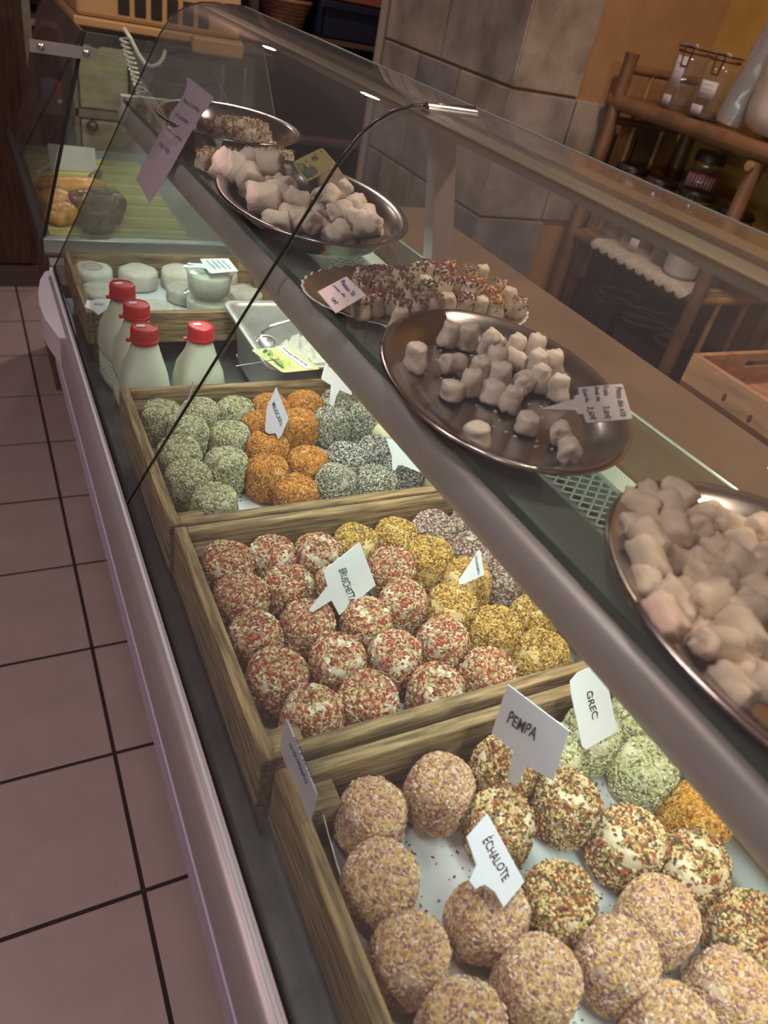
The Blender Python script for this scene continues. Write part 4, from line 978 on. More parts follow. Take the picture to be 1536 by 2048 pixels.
for i, (x, y) in enumerate(PL):
    rr_ = random.Random(i + 200)
    nugget('p', i % 3, (.0088, .0205, nug_i, .09, 0, .14), (x, y, SZ + .0016), (rr_.uniform(-.12, .12), rr_.uniform(-.12, .12), rr_.uniform(0, 6.28)), rr_.uniform(1.0, 1.14),
           roworder(i, LP, '%s bite, gold plate' % (['purple sprinkled', 'orange sprinkled', 'green sprinkled', 'brown sprinkled'][KP[i]] if i not in BARE else 'bare ivory')), 'cheese bites on the gold plate', KP[i] if i not in BARE else None)
L0 = rowlabels(T0, .050)
for i, (x, y) in enumerate(T0):
    rr_ = random.Random(i + 300)
    nugget('t', i % 3, (.0092, .0240, nug_i, .09, 0, .14), (x, y, SZ + .0018), (rr_.uniform(-.12, .12), rr_.uniform(-.12, .12), rr_.uniform(0, 6.28)), 1.12,
           roworder(i, L0, 'brown sprinkled bite, farthest tray'), 'bites on the farthest oval tray', 1 if i % 5 == 2 else 3)
L1 = rowlabels(P0, .040)
for i, (x, y) in enumerate(P0):
    rr_ = random.Random(i + 400)
    nugget('q', i % 3, (.0095, .0220, nug_i, .09, 0, .14), (x, y, SZ + .0018), (rr_.uniform(-.12, .12), rr_.uniform(-.12, .12), rr_.uniform(0, 6.28)), 1.08,
           roworder(i, L1, 'reddish sprinkled bite, white plate'), 'bites on the white paper plate', 1 if i == 0 else (3 if i % 2 else 0))
# lumpy white cheeses
T1 = [(x + (.367 - x) * .09, y + (.8745 - y) * .09) for x, y in T1]
LL = rowlabels(T1, .035)
grey_r = M('grey_mould_rind', (.30, .235, .20), .8, var=.15, scale=60, bump=.4)
for i, (x, y) in enumerate(T1):
    rr_ = random.Random(i + 500)
    a = rr_.uniform(0, 6.28)
    if i == 22:
        o = disc_mesh(.034, .020, 77, grey_r); o.name = 'rind_cheese'; o.location = (x, y - .004, SZ + .016); o.rotation_euler = (1.02, .1, .55)
        tag(o, 'round grey rind cheese tilted under the yellow card', 'cheese'); continue
    big = i < 6
    z = SZ + (.016 if not big else .022) + rr_.uniform(0, .008) * (1 if i < 15 else .4)
    nugget('L' if big else 'l', i % 4, (.0185 if big else .0135, .036 if big else .030, nug_w, .20, .0006, .05), (x - .014 * math.sin(a), y + .014 * math.cos(a), z), (math.pi / 2 + rr_.uniform(-.4, .4), 0, a), rr_.uniform(.95, 1.1),
           roworder(i, LL, 'lumpy white cheese, card tray'), 'lumpy cheeses on the yellow card tray')

# ------------------------------------------------------------------ tags, cards and the paper notice
SL_ = {'bruschetta': ('white tag reading BRUSCHETTA stuck among red flaked cheeses', tag_white, ink), 'pempa': ('white tag reading PEMPA standing in a seeded cheese', tag_shaded, ink),
       'echalote': ('white tag reading ÉCHALOTE stuck in a cut shallot cheese', tag_shaded, ink), 'grec': ('white tag reading GREC partly under the lamp housing', tag_white, ink),
       'mexicain': ('white tag reading MEXICAIN stuck in a split orange cheese', tag_shaded, ink), 'salapempa': ('white tag reading SALAPEMPA above mustard yellow cheeses', tag_white, ink),
       'left_tag': ('white tag with faded writing clipped to the near crate rim', tag_shaded, ink_faint), 'white_cross': ('white tag with its stem in a grey cheese near the pan', tag_white, ink),
       'white_plain': ('blank white tag at the right of the grey cheeses', tag_white, ink), 'edge_tag': ('tag seen edge on among the green herb cheeses', tag_shaded, ink),
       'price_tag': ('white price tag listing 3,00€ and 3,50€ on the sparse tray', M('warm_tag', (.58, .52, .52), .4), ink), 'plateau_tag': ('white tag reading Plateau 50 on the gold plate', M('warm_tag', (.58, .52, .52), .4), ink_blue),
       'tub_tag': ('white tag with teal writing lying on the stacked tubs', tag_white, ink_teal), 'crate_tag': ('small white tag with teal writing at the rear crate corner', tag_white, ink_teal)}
sd = 10
for k, (lab, mt, im) in SL_.items():
    s = SIGNS[k]; n = Vector(s['n']); o0 = s['o'][0]
    low = min(s['o'], key=lambda p: p[2])
    t = thing('price_tag' if '€' in lab else 'name_tag', lab, 'tag', low)
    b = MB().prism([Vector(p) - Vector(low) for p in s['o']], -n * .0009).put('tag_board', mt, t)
    for (tx, a, bb, u) in s['t']:
        sd += 1; lettering(tx, a, bb, u, n, im, t, low, sd)
# fresh-cheese card with a printed strip, held by a skewer
def blob(cx, cy, rx_, ry_, seed, n=22, ang=0.0):
    r = random.Random(seed); P = []
    for j in range(n):
        q = 6.283 * j / n; k = 1 + r.uniform(-.22, .22)
        x, y = rx_ * k * math.cos(q), ry_ * k * math.sin(q)
        P.append((cx + x * math.cos(ang) - y * math.sin(ang), cy + x * math.sin(ang) + y * math.cos(ang)))
    return P
def card(name, label, s, base, art, cat='card'):
    n = Vector(s['n']); O = s['o']; low = min(O, key=lambda p: p[2])
    t = thing(name, label, cat, low)
    P = [Vector(p) for p in O]
    # rounded corners
    Q = []
    for i in range(4):
        p, a, b = P[i], P[i - 1], P[(i + 1) % 4]
        da, db = (a - p).normalized() * .005, (b - p).normalized() * .005
        for q in (0, .35, .65, 1): Q.append((p + da) * (1 - q) ** 2 + p * 2 * q * (1 - q) + (p + db) * q * q)
    MB().prism([q - Vector(low) for q in Q], -n * .0009).put('card_board', base, t)
    e1, e2 = P[1] - P[0], P[3] - P[0]
    for i, (poly, mt) in enumerate(art):
        o = put('printed_art', [P[0] + e1 * x + e2 * y + n * (.0003 + .00004 * i) - Vector(low) for x, y in poly], [tuple(range(len(poly)))], mt, t)
    return t, low, n
gr = M('print_green', (.22, .34, .06), .5); dg = M('print_dark_green', (.05, .10, .045), .5); lg = M('print_light_green', (.48, .56, .16), .5); br = M('print_brown', (.16, .09, .03), .5)
art = [(blob(.30, .72, .22, .15, 1, ang=.4), lg), (blob(.66, .72, .22, .14, 2, ang=.2), lg), (blob(.22, .66, .16, .05, 3, ang=.6), gr), (blob(.26, .74, .07, .035, 13, ang=.6), dg), (blob(.12, .72, .13, .04, 4, ang=1.0), dg), (blob(.62, .82, .24, .045, 5, ang=.10), dg), (blob(.62, .74, .13, .06, 6, ang=.3), gr)] + \
      [(blob(x, y, .014, .016, 7 + i), br) for i, (x, y) in enumerate([(.42, .62), (.50, .50), (.64, .52), (.72, .58), (.80, .62), (.88, .60), (.35, .52), (.56, .62), (.44, .80), (.30, .90)])]
art = [([(x, 1 - y) for x, y in p], m_) for p, m_ in art]
S_ = SIGNS['pan_card']
t, low, n = card('price_card', 'green and yellow card reading Fromage blanc lying on the pan', S_, M('card_yellow_green', (.56, .60, .28), .45), art)
q = [Vector(p) + n * .0007 - Vector(low) for p in S_['strip']]
put('printed_strip', q, [(0, 1, 2, 3)], M('card_strip', (.68, .70, .76), .5), t)
tx = S_['t'][1]; lettering(tx[0], *tx[1:], n, ink_purple, t, low, 0, .0011)
a, b = [Vector(p) - Vector(low) for p in S_['stick']]
MB().tube([a, b + (b - a) * .4], .0009, 6).put('skewer', steel, t)
art = [(blob(.56, .90, .40, .16, 21), dg), (blob(.72, .74, .20, .17, 22), M('print_teal', (.10, .14, .10), .5)), (blob(.30, .92, .22, .10, 23), M('print_grey_green', (.22, .21, .14), .5)), (blob(.28, .42, .10, .085, 24), br), (blob(.17, .33, .05, .02, 25, ang=.6), br), (blob(.36, .34, .05, .02, 26, ang=.4), br), (blob(.14, .12, .035, .02, 27), br), (blob(.46, .66, .03, .02, 28), br), (blob(.72, .62, .03, .02, 29), br), (blob(.24, .68, .03, .02, 30), br), (blob(.88, .66, .03, .03, 31), br)]
art = [([(min(1, max(0, x)), min(1, max(0, y))) for x, y in p], m_) for p, m_ in art]
card('price_card', 'pale yellow card printed with dark grass on the lumpy cheese tray', SIGNS['yellow_card'], M('card_pale_yellow', (.42, .33, .13), .5), art)
# the paper notice taped on the outside of the glass
s = SIGNS['paper']; n = Vector(s['n']); low = min(s['o'], key=lambda p: p[2])
t = thing('paper_notice', 'lilac paper notice handwritten in blue, taped on the front glass', 'notice', low)
MB().prism([Vector(p) - Vector(low) for p in s['o']], n * .0004).put('notice_sheet', M('lilac_paper', (.47, .38, .46), .8), t)
for (tx, a, bb, u) in s['t']: lettering(tx, a, bb, u, n, ink_faint, t, low, 0, .0007)
# ------------------------------------------------------------------ bread case beyond the end of the cheese case
bc = thing('bread_case', 'glazed bread counter section beyond the cheese case, clad in dark wood', 'display case', (.35, 2.0, -1.40))
BL = (.35, 2.0, -1.40)
bp_ = lambda o: local(o, bc, BL)
bp_(box('bread_cabinet', (.26, 1.53, -1.40), (.62, 2.36, -.575), dark_wood))
for k in range(4):
    bp_(box('front_plank', (.110, 1.58 + k * .19, -.605), (.262, 1.58 + k * .19 + .186, -.576), red_wood, None, .003))
bp_(box('bread_deck', (.112, 1.60, -.575), (.60, 2.30, -.562), M('bread_deck', (.20, .20, .18), .5)))
bp_(box('end_rail', (.112, 1.585, -.590), (.62, 1.608, -.549), M('bright_rail', (.50, .53, .53), .3, .7), None, .002))
bp_(box('side_rail', (.104, 1.60, -.580), (.118, 2.45, -.548), M('dark_rail', (.10, .105, .115), .35, .6), None, .002))
bp_(box('end_wall_panel', (.118, 1.54, -.625), (.62, 1.58, -.585), M('grey_panel', (.28, .26, .27), .45)))
bp_(box('back_rail', (.115, 2.262, -.562), (.60, 2.285, -.546), M('bright_rail', (.5, .53, .53), .3, .7)))
poly = [(.1150, -.549), (.2090, -.1890), (.52, -.1890), (.52, -.549)]
bp_(MB().prism([(x, 1.594, z) for x, z in poly], (0, .005, 0)).put('end_pane', glass))
bp_(MB().prism([(.1155, 1.61, -.548), (.2095, 1.61, -.190), (.2095, 2.28, -.190), (.1155, 2.28, -.548)], (-.0035, 0, .001)).put('front_pane', glass))
bp_(MB().tube([(.1140, 1.5965, -.549), (.2085, 1.5965, -.188)], .0036, 8).put('pane_trim', gasket))
bp_(MB().box((.118, 1.585, -.2300), (.226, 1.589, -.2110)).put('holder_bar', M('holder_bar', (.40, .43, .41), .35, .7)))
for x in (.136, .209):
    bp_(MB().lathe([(0, 0), (.0062, 0), (.005, .0035), (0, .0045)], seg=14).put('bar_screw', steel, None, True))
    o = bpy.context.scene.objects[-1] if False else None
for q, x in enumerate((.136, .209)):
    pass
scr = [c for c in bc.children if c.name.startswith('bar_screw')]
for o, x in zip(scr, (.136, .209)):
    o.data.transform(Matrix.Translation(Vector((x, 1.5852, -.2195))) @ Matrix.Rotation(math.pi / 2, 4, 'X') @ Matrix.Translation(Vector(BL)) if False else Matrix.Translation(Vector((x - BL[0], 1.5852 - BL[1], -.2195 - BL[2]))) @ Matrix.Rotation(math.pi / 2, 4, 'X') @ Matrix.Translation(Vector(BL)))
# slatted bamboo board
sb = thing('slatted_board', 'yellow slatted board under the bread loaves', 'board', (.27, 1.93, -.562))
bm_ = [M('slat_%d' % i, c, .55, var=.15, scale=18, stretch=(.5, 6, 6)) for i, c in enumerate(((.42, .40, .13), (.47, .45, .17), (.38, .35, .11)))]
for k in range(22):
    y = 1.632 + k * .0272
    o = MB().box((.128, y, -.5615), (.412, y + .0260, -.555 + .0012 * (k % 3)), 0, .0012).put('slat', bm_[k % 3]); local(o, sb, (.27, 1.93, -.562))
# loaves and rolls
crust = M('golden_crust', (.58, .29, .075), .36, var=.35, scale=16, bump=.25)
crust_d = M('dark_crust', (.17, .080, .038), .25, var=.4, scale=20, bump=.35)
def loaf(name, label, L, r, loc, rz, mat, seed, slashes=0, flat=.8):
    v, f = [], []; n, seg = 22, 18
    for k in range(n + 1):
        u = -1 + 2 * k / n; e = max(0, 1 - abs(u) ** 3.0) ** .5
        for j in range(seg):
            t = 6.2832 * j / seg; nn = 1 + .10 * noise.noise((u * 3 + seed * 4, math.cos(t), math.sin(t)))
            v.append((u * L / 2, r * e * nn * math.cos(t), max(-.55, math.sin(t)) * r * flat * e * nn + r * flat * .55))
    for k in range(n):
        for j in range(seg): f.append((k * seg + j, k * seg + (j + 1) % seg, (k + 1) * seg + (j + 1) % seg, (k + 1) * seg + j))
    o = put(name, v, f, mat, None, True); o.location = loc; o.rotation_euler = (0, 0, rz)
    for s in range(slashes):
        u = -.6 + 1.2 * s / max(1, slashes - 1)
        m = MB().tube([(u * L / 2 - .008, -r * .5, r * flat * 1.40), (u * L / 2, 0, r * flat * 1.53), (u * L / 2 + .008, r * .5, r * flat * 1.40)], r * .07, 6).put('slash', M('pale_crumb', (.52, .36, .17), .7), o, True)
    return tag(o, label, 'bread', 'bread on the slatted board')
BZ = -.5525
loaf('bread_loaf', 'long golden loaf lying across the rear of the slatted board', .165, .026, (.207, 1.925, BZ), .10, crust, 1)
loaf('bread_roll', 'dark round roll in front of the long golden loaf', .066, .027, (.212, 1.805, BZ), .3, crust_d, 2, 0, .9)
loaf('bread_roll', 'golden roll at the left edge of the slatted board', .075, .026, (.158, 1.805, BZ), .2, crust, 3, 0, .9)
loaf('bread_roll', 'golden scored roll nearest the glass at front left', .080, .030, (.158, 1.700, BZ), .7, crust, 4, 3, .85)
loaf('bread_roll', 'dark shiny roll at the right of the brown brioche', .056, .024, (.284, 1.800, BZ), 1.2, crust_d, 5, 0, .95)
loaf('brioche', 'brown floury loaf in the middle of the board front', .098, .038, (.238, 1.720, BZ), .1, M('floury_crust', (.20, .14, .085), .6, var=.5, scale=26, bump=.4), 6, 2, .9)
loaf('bread_roll', 'grey brown roll at the near edge of the board', .074, .029, (.222, 1.655, BZ), .2, M('rye_crust', (.15, .12, .09), .5, var=.35, scale=24, bump=.3), 7, 0, .85)
loaf('bread_stick', 'slim dark bread stick behind the brown loaf', .095, .013, (.265, 1.905, BZ), .15, crust_d, 8)
loaf('bread_stick', 'slim dark bread stick pointing to the rear of the board', .085, .012, (.276, 2.045, BZ), 1.1, crust_d, 9)
o = MB().prism([(0, 0, 0), (.110, .015, 0), (.108, .018, .055), (-.002, .003, .060)], (0, .0008, 0)).put('bread_card', tag_white); o.location = (.178, 2.085, BZ)
tag(o, 'blank white card standing behind the long golden loaf', 'card')
o = MB().prism([(0, 0, 0), (.050, .02, .030), (.056, .02, .024), (.006, 0, -.004)], (0, .0008, 0)).put('bread_tag', tag_shaded); o.location = (.138, 2.02, BZ + .01)
tag(o, 'small grey tag left of the blank card on the bread board', 'tag')

# ------------------------------------------------------------------ till on a black shelf above the bread
beige = M('beige_plastic', (.44, .27, .125), .45, var=.04, scale=5)
ks = thing('till_shelf', 'black shelf on legs carrying the beige till', 'shelf', (.42, 2.06, -.225))
for nm, lo, hi in (('shelf_board', (.205, 1.885, -.228), (.66, 2.28, -.216)), ('leg', (.60, 2.20, -.56), (.625, 2.225, -.228)), ('leg', (.60, 1.90, -.56), (.625, 1.92, -.228)), ('leg', (.235, 2.255, -.55), (.26, 2.275, -.228))):
    local(box(nm, lo, hi, black_plastic), ks, (.42, 2.06, -.225))
o = MB().tube([(.25, 2.10, -.2405), (.60, 2.10, -.2405)], .008, 12).put('lamp_tube', tube_m, None, True); local(o, ks, (.42, 2.06, -.225))
local(box('lamp_lip', (.205, 1.885, -.246), (.66, 1.893, -.228), black_plastic), ks, (.42, 2.06, -.225))
till = thing('cash_register', 'beige cash register with a row of dark square vents above the bread', 'cash register', (.42, 2.07, -.216))
TL = (.42, 2.07, -.216)
local(MB().box((.228, 1.895, -.216), (.585, 2.26, -.198), 0, .004).put('base_plate', beige), till, TL)
local(MB().box((.236, 1.902, -.198), (.580, 2.25, -.055), 0, .008).put('till_body', beige), till, TL)
for k in range(6):
    x = .318 + k * .0335
    local(MB().box((x, 1.8995, -.184), (x + .0225, 1.9035, -.141), 0, .0012).put('vent_slot', M('vent_dark', (.018, .012, .010), .5)), till, TL)
for k in range(6):
    y = 1.93 + k * .016
    local(MB().box((.2345, y, -.17), (.2375, y + .006, -.12)).put('side_louvre', M('vent_dark', (.018, .012, .010), .5)), till, TL)
o = MB().box((.468, 1.878, -.232), (.585, 1.903, -.1985), 0, .006).put('display_hood', beige); local(o, till, TL)
cord_m = M('cream_cord', (.66, .68, .60), .4)
C1 = [(.324, 1.875, -.205), (.335, 1.860, -.221), (.348, 1.858, -.244), (.363, 1.858, -.263), (.377, 1.858, -.266), (.392, 1.858, -.259), (.404, 1.87, -.247), (.41, 1.882, -.236)]
tag(MB().tube(C1, .0042, 10).put('white_cable', cord_m, None, True), 'smooth white cable looping below the cash register', 'cable')
hx = []
for k in range(15 * 10 + 1):
    u = k / 150; c = Vector((.322, 1.872, -.222)).lerp(Vector((.363, 1.85, -.352)), u); a = 6.2832 * k / 10
    hx.append(c + Vector((.0085 * math.cos(a), .0085 * math.sin(a), 0)))
tag(MB().tube(hx, .0022, 6).put('coiled_cord', cord_m, None, True), 'coiled cream telephone cord hanging from the cash register', 'cord')

# ------------------------------------------------------------------ drawer cabinet behind the bread
dw = M('ochre_drawer', (.235, .185, .10), .6, var=.25, scale=9, stretch=(1, 1, 4))
dc = thing('drawer_cabinet', 'ochre wooden drawer cabinet with dark round knobs behind the bread', 'cabinet', (.45, 2.66, -1.40))
DL = (.45, 2.66, -1.40)
for nm, lo, hi in (('side_panel', (.175, 2.50, -1.40), (.195, 2.85, -.05)), ('side_panel', (.70, 2.50, -1.40), (.72, 2.85, -.05)), ('divider', (.290, 2.50, -1.40), (.302, 2.84, -.05)), ('back_panel', (.195, 2.83, -1.40), (.70, 2.85, -.05)),
                   ('shelf_board', (.195, 2.50, -.510), (.700, 2.83, -.488)), ('shelf_board', (.195, 2.50, -.300), (.290, 2.83, -.285)), ('shelf_board', (.195, 2.50, -.66), (.700, 2.83, -.645)), ('top_board', (.17, 2.48, -.05), (.725, 2.86, -.03))):
    local(box(nm, lo, hi, M('cabinet_wood', (.13, .095, .06), .65, var=.25, scale=8)), dc, DL)
for (x0, x1, z0, z1, kx, kz) in ((.306, .438, -.482, -.240, .352, -.312), (.306, .438, -.235, -.07, .352, -.20), (.306, .50, -.640, -.515, .333, -.505 - .02), (.444, .695, -.482, -.07, .50, -.30), (.506, .695, -.64, -.515, .56, -.58)):
    d = MB().box((x0, 2.488, z0), (x1, 2.505, z1), 0, .003).put('drawer', dw if x0 < .44 else M('dark_door', (.055, .05, .045), .4)); local(d, dc, DL)
    k_ = MB().lathe([(0, 0), (.006, 0), (.006, .008), (.0155, .012), (.0165, .020), (.010, .027), (0, .029)], seg=18).put('knob', M('maroon_knob', (.055, .022, .020), .22), d, True)
    k_.data.transform(Matrix.Translation(Vector((kx - DL[0], 2.488 - DL[1], kz - DL[2]))) @ Matrix.Rotation(math.pi / 2, 4, 'X'))
t = thing('tea_packet', 'red and blue packet on the left shelf of the drawer cabinet', 'packet', (.242, 2.54, -.488))
MB().box((-.034, -.02, 0), (.004, .04, .062), 0, .004).put('packet_box', M('packet_blue', (.10, .13, .22), .4), t)
MB().box((.0, -.024, 0), (.040, .03, .058), 0, .006).put('packet_front', M('packet_red', (.42, .05, .035), .35), t)
MB().box((.006, -.0255, .004), (.034, -.0235, .014)).put('packet_band', tag_white, t)

# ------------------------------------------------------------------ bamboo shelf unit behind the counter
bs = thing('bamboo_shelf', 'brown bamboo shelf unit standing by the stone clad pier', 'shelf', (1.97, 1.7, -1.40))
BSL = (1.97, 1.7, -1.40)
def bam(name, a, b, r, mat=bamboo, knots=2):
    m = MB(); a, b = Vector(a), Vector(b); pts, rs = [], []
    for k in range(knots + 1):
        u0 = k / (knots + 1)
        for du, rr_ in ((.0, 1.10), (.02, 1.0), (1 / (knots + 1) - .02, 1.0), (1 / (knots + 1), 1.10)):
            pts.append(a.lerp(b, min(1, u0 + du))); rs.append(r * rr_)
    P, R_ = [pts[0]], [rs[0]]
    for p, q in zip(pts[1:], rs[1:]):
        if (p - P[-1]).length > 1e-5: P.append(p); R_.append(q)
    o = m.tube(P, R_, 12).put(name, mat, None, True, .9)
    return local(o, bs, BSL)
xf, xb, yl, yn = 1.80, 2.15, 1.985, 1.405
bam('post', (xf, yl, -1.40), (xf, yl, -.075), .0205, knots=4); bam('post', (xb, yl, -1.40), (xb, yl, -.105), .0205, knots=4)
bam('post', (xf, yn, -1.40), (xf, yn, -.225), .0205, bamboo, 4); bam('post', (xb, yn, -1.40), (xb, yn, -.225), .0205, bamboo, 4)
bam('shelf_rail', (xf, yl + .03, -.205), (xf, .80, -.205), .0215, knots=2); bam('shelf_rail', (xb, yl, -.205), (xb, .80, -.205), .0215)
bam('shelf_rail', (xf, yl, -.600), (xf, yn, -.600), .0165, knots=1); bam('shelf_rail', (xb, yl, -.600), (xb, yn, -.600), .0165)
bam('shelf_rail', (xf, yl, -1.02), (xf, yn, -1.02), .0165); bam('shelf_rail', (xb, yl, -1.02), (xb, yn, -1.02), .0165)
for z in (-.115, -.255, -.60, -1.02): bam('end_rail', (xf, yl, z), (xb, yl, z), .0125)
for z in (-.238, -.600, -1.02): bam('end_rail', (xf - .03 if z > -.3 else xf, yn, z), (xb, yn, z), .0115, bamboo_y)
for x in (1.905, 2.03):
    bam('end_stick', (x, yl, -1.02), (x, yl, -.115), .008, bamboo_y, 1); bam('end_stick', (x, yn, -1.02), (x, yn, -.60), .009, bamboo_y, 1)
for x, mt in ((1.865, bamboo_y), (1.955, M('dull_board', (.13, .075, .045), .6)), (2.045, bamboo_y)):
    local(box('end_board', (x, yl + .010, -.985), (x + .072, yl + .018, -.262), mt), bs, BSL)
bam('side_post', (1.80, .84, -1.40), (1.80, .84, -.225), .0205)
for z, y0_ in ((-.195, .80), (-.592, yn), (-1.012, yn)):
    n = 9
    for k in range(n):
        x = xf + .01 + (xb - xf - .02) * k / n
        local(box('shelf_slat', (x, y0_ + .005, z), (x + (xb - xf - .02) / n - .003, yl - .005, z + .008), bamboo_y if z < -.3 else bamboo), bs, BSL)
# glass preserving jars
JARS = []
rub = M('orange_rubber', (.42, .14, .045), .5); wire = M('dark_wire', (.05, .042, .04), .35, .8)
def jar(x, y, z, R, h, label, group, fill=None, lid=None, labels=(), clasp=True, cat='jar'):
    t = thing('glass_jar', label, cat, (x, y, z), group)
    MB().lathe([(0, 0), (R * .92, 0), (R, .006), (R, h * .72), (R * .95, h * .78), (R * .80, h * .84), (R * .80, h * .88)], seg=28).put('jar_body', jar_glass, t, True, .8)
    MB().lathe([(R * .80, h * .875), (R * .89, h * .875), (R * .89, h * .895), (R * .80, h * .895)], seg=28).put('rubber_seal', rub, t, True, .8)
    MB().lathe([(0, h * .895), (R * .90, h * .895), (R * .92, h * .93), (R * .82, h * .99), (0, h * 1.0)], seg=28).put('jar_lid', lid or jar_glass, t, True, .8)
    if clasp:
        m = MB()
        for zz, k in ((h * .865, .86), (h * .935, .95)):
            m.tube([(R * k * math.cos(a), R * k * math.sin(a), zz) for a in np.linspace(0, 6.2832, 25)], .0019, 5, cap=False)
        for s in (-1, 1):
            m.tube([(-R * .93, s * .011, h * .95), (-R * 1.08, s * .013, h * .88), (-R * 1.04, s * .010, h * .80), (-R * 1.05, s * .009, h * .66)],   .0021, 5)
        m.tube([(-R * 1.05, -.009, h * .66), (-R * 1.05, .009, h * .66)],   .0021, 5); m.tube([(-R * .93, -.011, h * .95), (-R * .93, .011, h * .95)],   .0021, 5)
        m.put('wire_clasp', wire, t)
    if fill:
        MB().lathe([(0, .004), (R * .88, .004), (R * .94, .010), (R * .94, h * fill[0]), (0, h * fill[0])], seg=24).put('contents', fill[1], t, True, .8)
    for (a0, a1, z0, z1) in labels:
        v, f = [], []; n = 8
        for k in range(n + 1):
            a = a0 + (a1 - a0) * k / n
            for rr_, zz in ((R * 1.012, z0), (R * 1.012, z1), (R * 1.03, z1), (R * 1.03, z0)): v.append((rr_ * math.cos(a), rr_ * math.sin(a), zz * h))
        for k in range(n):
            for j in range(4): f.append((k * 4 + j, k * 4 + (j + 1) % 4, (k + 1) * 4 + (j + 1) % 4, (k + 1) * 4 + j))
        f += [(0, 1, 2, 3), (n * 4 + 3, n * 4 + 2, n * 4 + 1, n * 4)]
        lb = fix(put('paper_label', v, f, M('jar_label', (.50, .44, .45), .7), t, True))
        # three thin printed lines
        lv, lf = [], []
        for q in range(3):
            zz = z0 + (z1 - z0) * (.25 + .25 * q)
            for k in range(6):
                a = a0 + (a1 - a0) * (.2 + .55 * k / 5)
                lv += [(R * 1.034 * math.cos(a), R * 1.034 * math.sin(a), zz * h), (R * 1.034 * math.cos(a), R * 1.034 * math.sin(a), zz * h + .0012)]
            b0 = q * 12
            lf += [(b0 + 2 * k, b0 + 2 * k + 2, b0 + 2 * k + 3, b0 + 2 * k + 1) for k in range(5)]
        put('print', lv, lf, ink_faint, lb)
    t.rotation_euler = (0, 0, .48)
    return t
PI = math.pi
jz = -.1835
jar(1.90, 1.850, jz, .049, .165, 'clip top glass jar left on the upper shelf, with a tall label', 'glass jars on the upper bamboo shelf', None, None, [(PI * .82, PI * 1.04, .32, .80), (PI * .80, PI * .98, .05, .20)])
jar(1.90, 1.728, jz, .052, .165, 'clip top glass jar next to the plastic cups, with a square label', 'glass jars on the upper bamboo shelf', (.10, M('jar_brown', (.12, .06, .03), .6)), None, [(PI * .83, PI * 1.13, .30, .56), (PI * .80, PI * 1.02, .05, .19)])
cup = thing('cup_sleeve', 'clear plastic sleeve of stacked cups leaning on the upper shelf', 'cups', (1.90, 1.628, jz))
m = MB()
for k in range(20): m.lathe([(.030 - .003, .012 + k * .0115), (.0365, .012 + k * .0115 + .016), (.0372, .012 + k * .0115 + .0175), (.0345, .012 + k * .0115 + .0175)], seg=22)
o = m.put('stacked_cups', cup_plastic, cup, True, .8)
v, f = [], []
for k in range(15):
    for j in range(24):
        a = 6.2832 * j / 24; rr_ = .0405 * (1 + .10 * noise.noise((a * 1.5, k * .8, 1))) * (1 if k < 13 else .75)
        v.append((rr_ * math.cos(a), rr_ * math.sin(a), k * .0205))
for k in range(14):
    for j in range(24): f.append((k * 24 + j, k * 24 + (j + 1) % 24, (k + 1) * 24 + (j + 1) % 24, (k + 1) * 24 + j))
put('sleeve', v, f, cup_plastic, cup, True)
cup.rotation_euler = (.10, .06, 0); cup.location.z += .006
v, f = [], []
for k in range(19):
    u = k / 18; e = (max(0, 1 - (2 * u - 1) ** 4)) ** .5
    for j in range(28):
        a = 6.2832 * j / 28; nn = 1 + .10 * noise.noise((math.cos(a) * 1.5, math.sin(a) * 1.5, u * 4)) + .03 * noise.noise((math.cos(a) * 5, math.sin(a) * 5, u * 12))
        v.append((.070 * e * nn * math.cos(a), .085 * e * nn * math.sin(a), .235 * u))
for k in range(18):
    for j in range(28): f.append((k * 28 + j, k * 28 + (j + 1) % 28, (k + 1) * 28 + (j + 1) % 28, (k + 1) * 28 + j))
o = put('flour_sack', v, f, M('white_cloth_sack', (.50, .41, .36), .8, var=.06, scale=20, bump=.3), None, True); o.location = (1.90, 1.490, jz - .002)
tag(o, 'white cloth sack at the right of the plastic cup sleeve', 'sack')
lz = -.583
dl = M('dark_lid', (.045, .028, .025), .35)
jar(1.88, 1.90, lz, .058, .225, 'dark lidded jar leftmost behind the counter glass, lower shelf', 'jars on the lower bamboo shelf', None, dl, [(PI * .8, PI * 1.1, .42, .55)])
jar(1.885, 1.772, lz, .058, .222, 'dark lidded jar second on the lower bamboo shelf', 'jars on the lower bamboo shelf', None, dl, [(PI * .8, PI * 1.15, .40, .53), (PI * .95, PI * 1.10, .05, .20)])
jar(1.90, 1.635, lz, .060, .228, 'dark lidded jar third on the lower bamboo shelf', 'jars on the lower bamboo shelf', (.2, dark), dl)
jar(2.05, 1.770, lz, .052, .312, 'tall jar of red and white sweets behind the dark lids', 'jars on the lower bamboo shelf', (.80, M('sweet_red', (.42, .03, .06), .3)), dl, (), False)
sw = MB()
for k in range(9):
    a = PI * (.72 + .07 * k); sw.tube([(2.05 + .0505 * math.cos(a), 1.770 + .0505 * math.sin(a), lz + .16), (2.05 + .0500 * math.cos(a + .1), 1.770 + .0500 * math.sin(a + .1), lz + .245)], .0022, 5)
o = sw.put('striped_sweets', M('sweet_white', (.62, .48, .48), .4)); tj = [t for t in sc.objects if t.get('label', '').startswith('tall jar of red')][0]; local(o, tj, tuple(tj.location))
jar(1.93, 1.50, lz, .056, .215, 'black jar at the right end of the lower bamboo shelf', 'jars on the lower bamboo shelf', (.85, dark), dl)
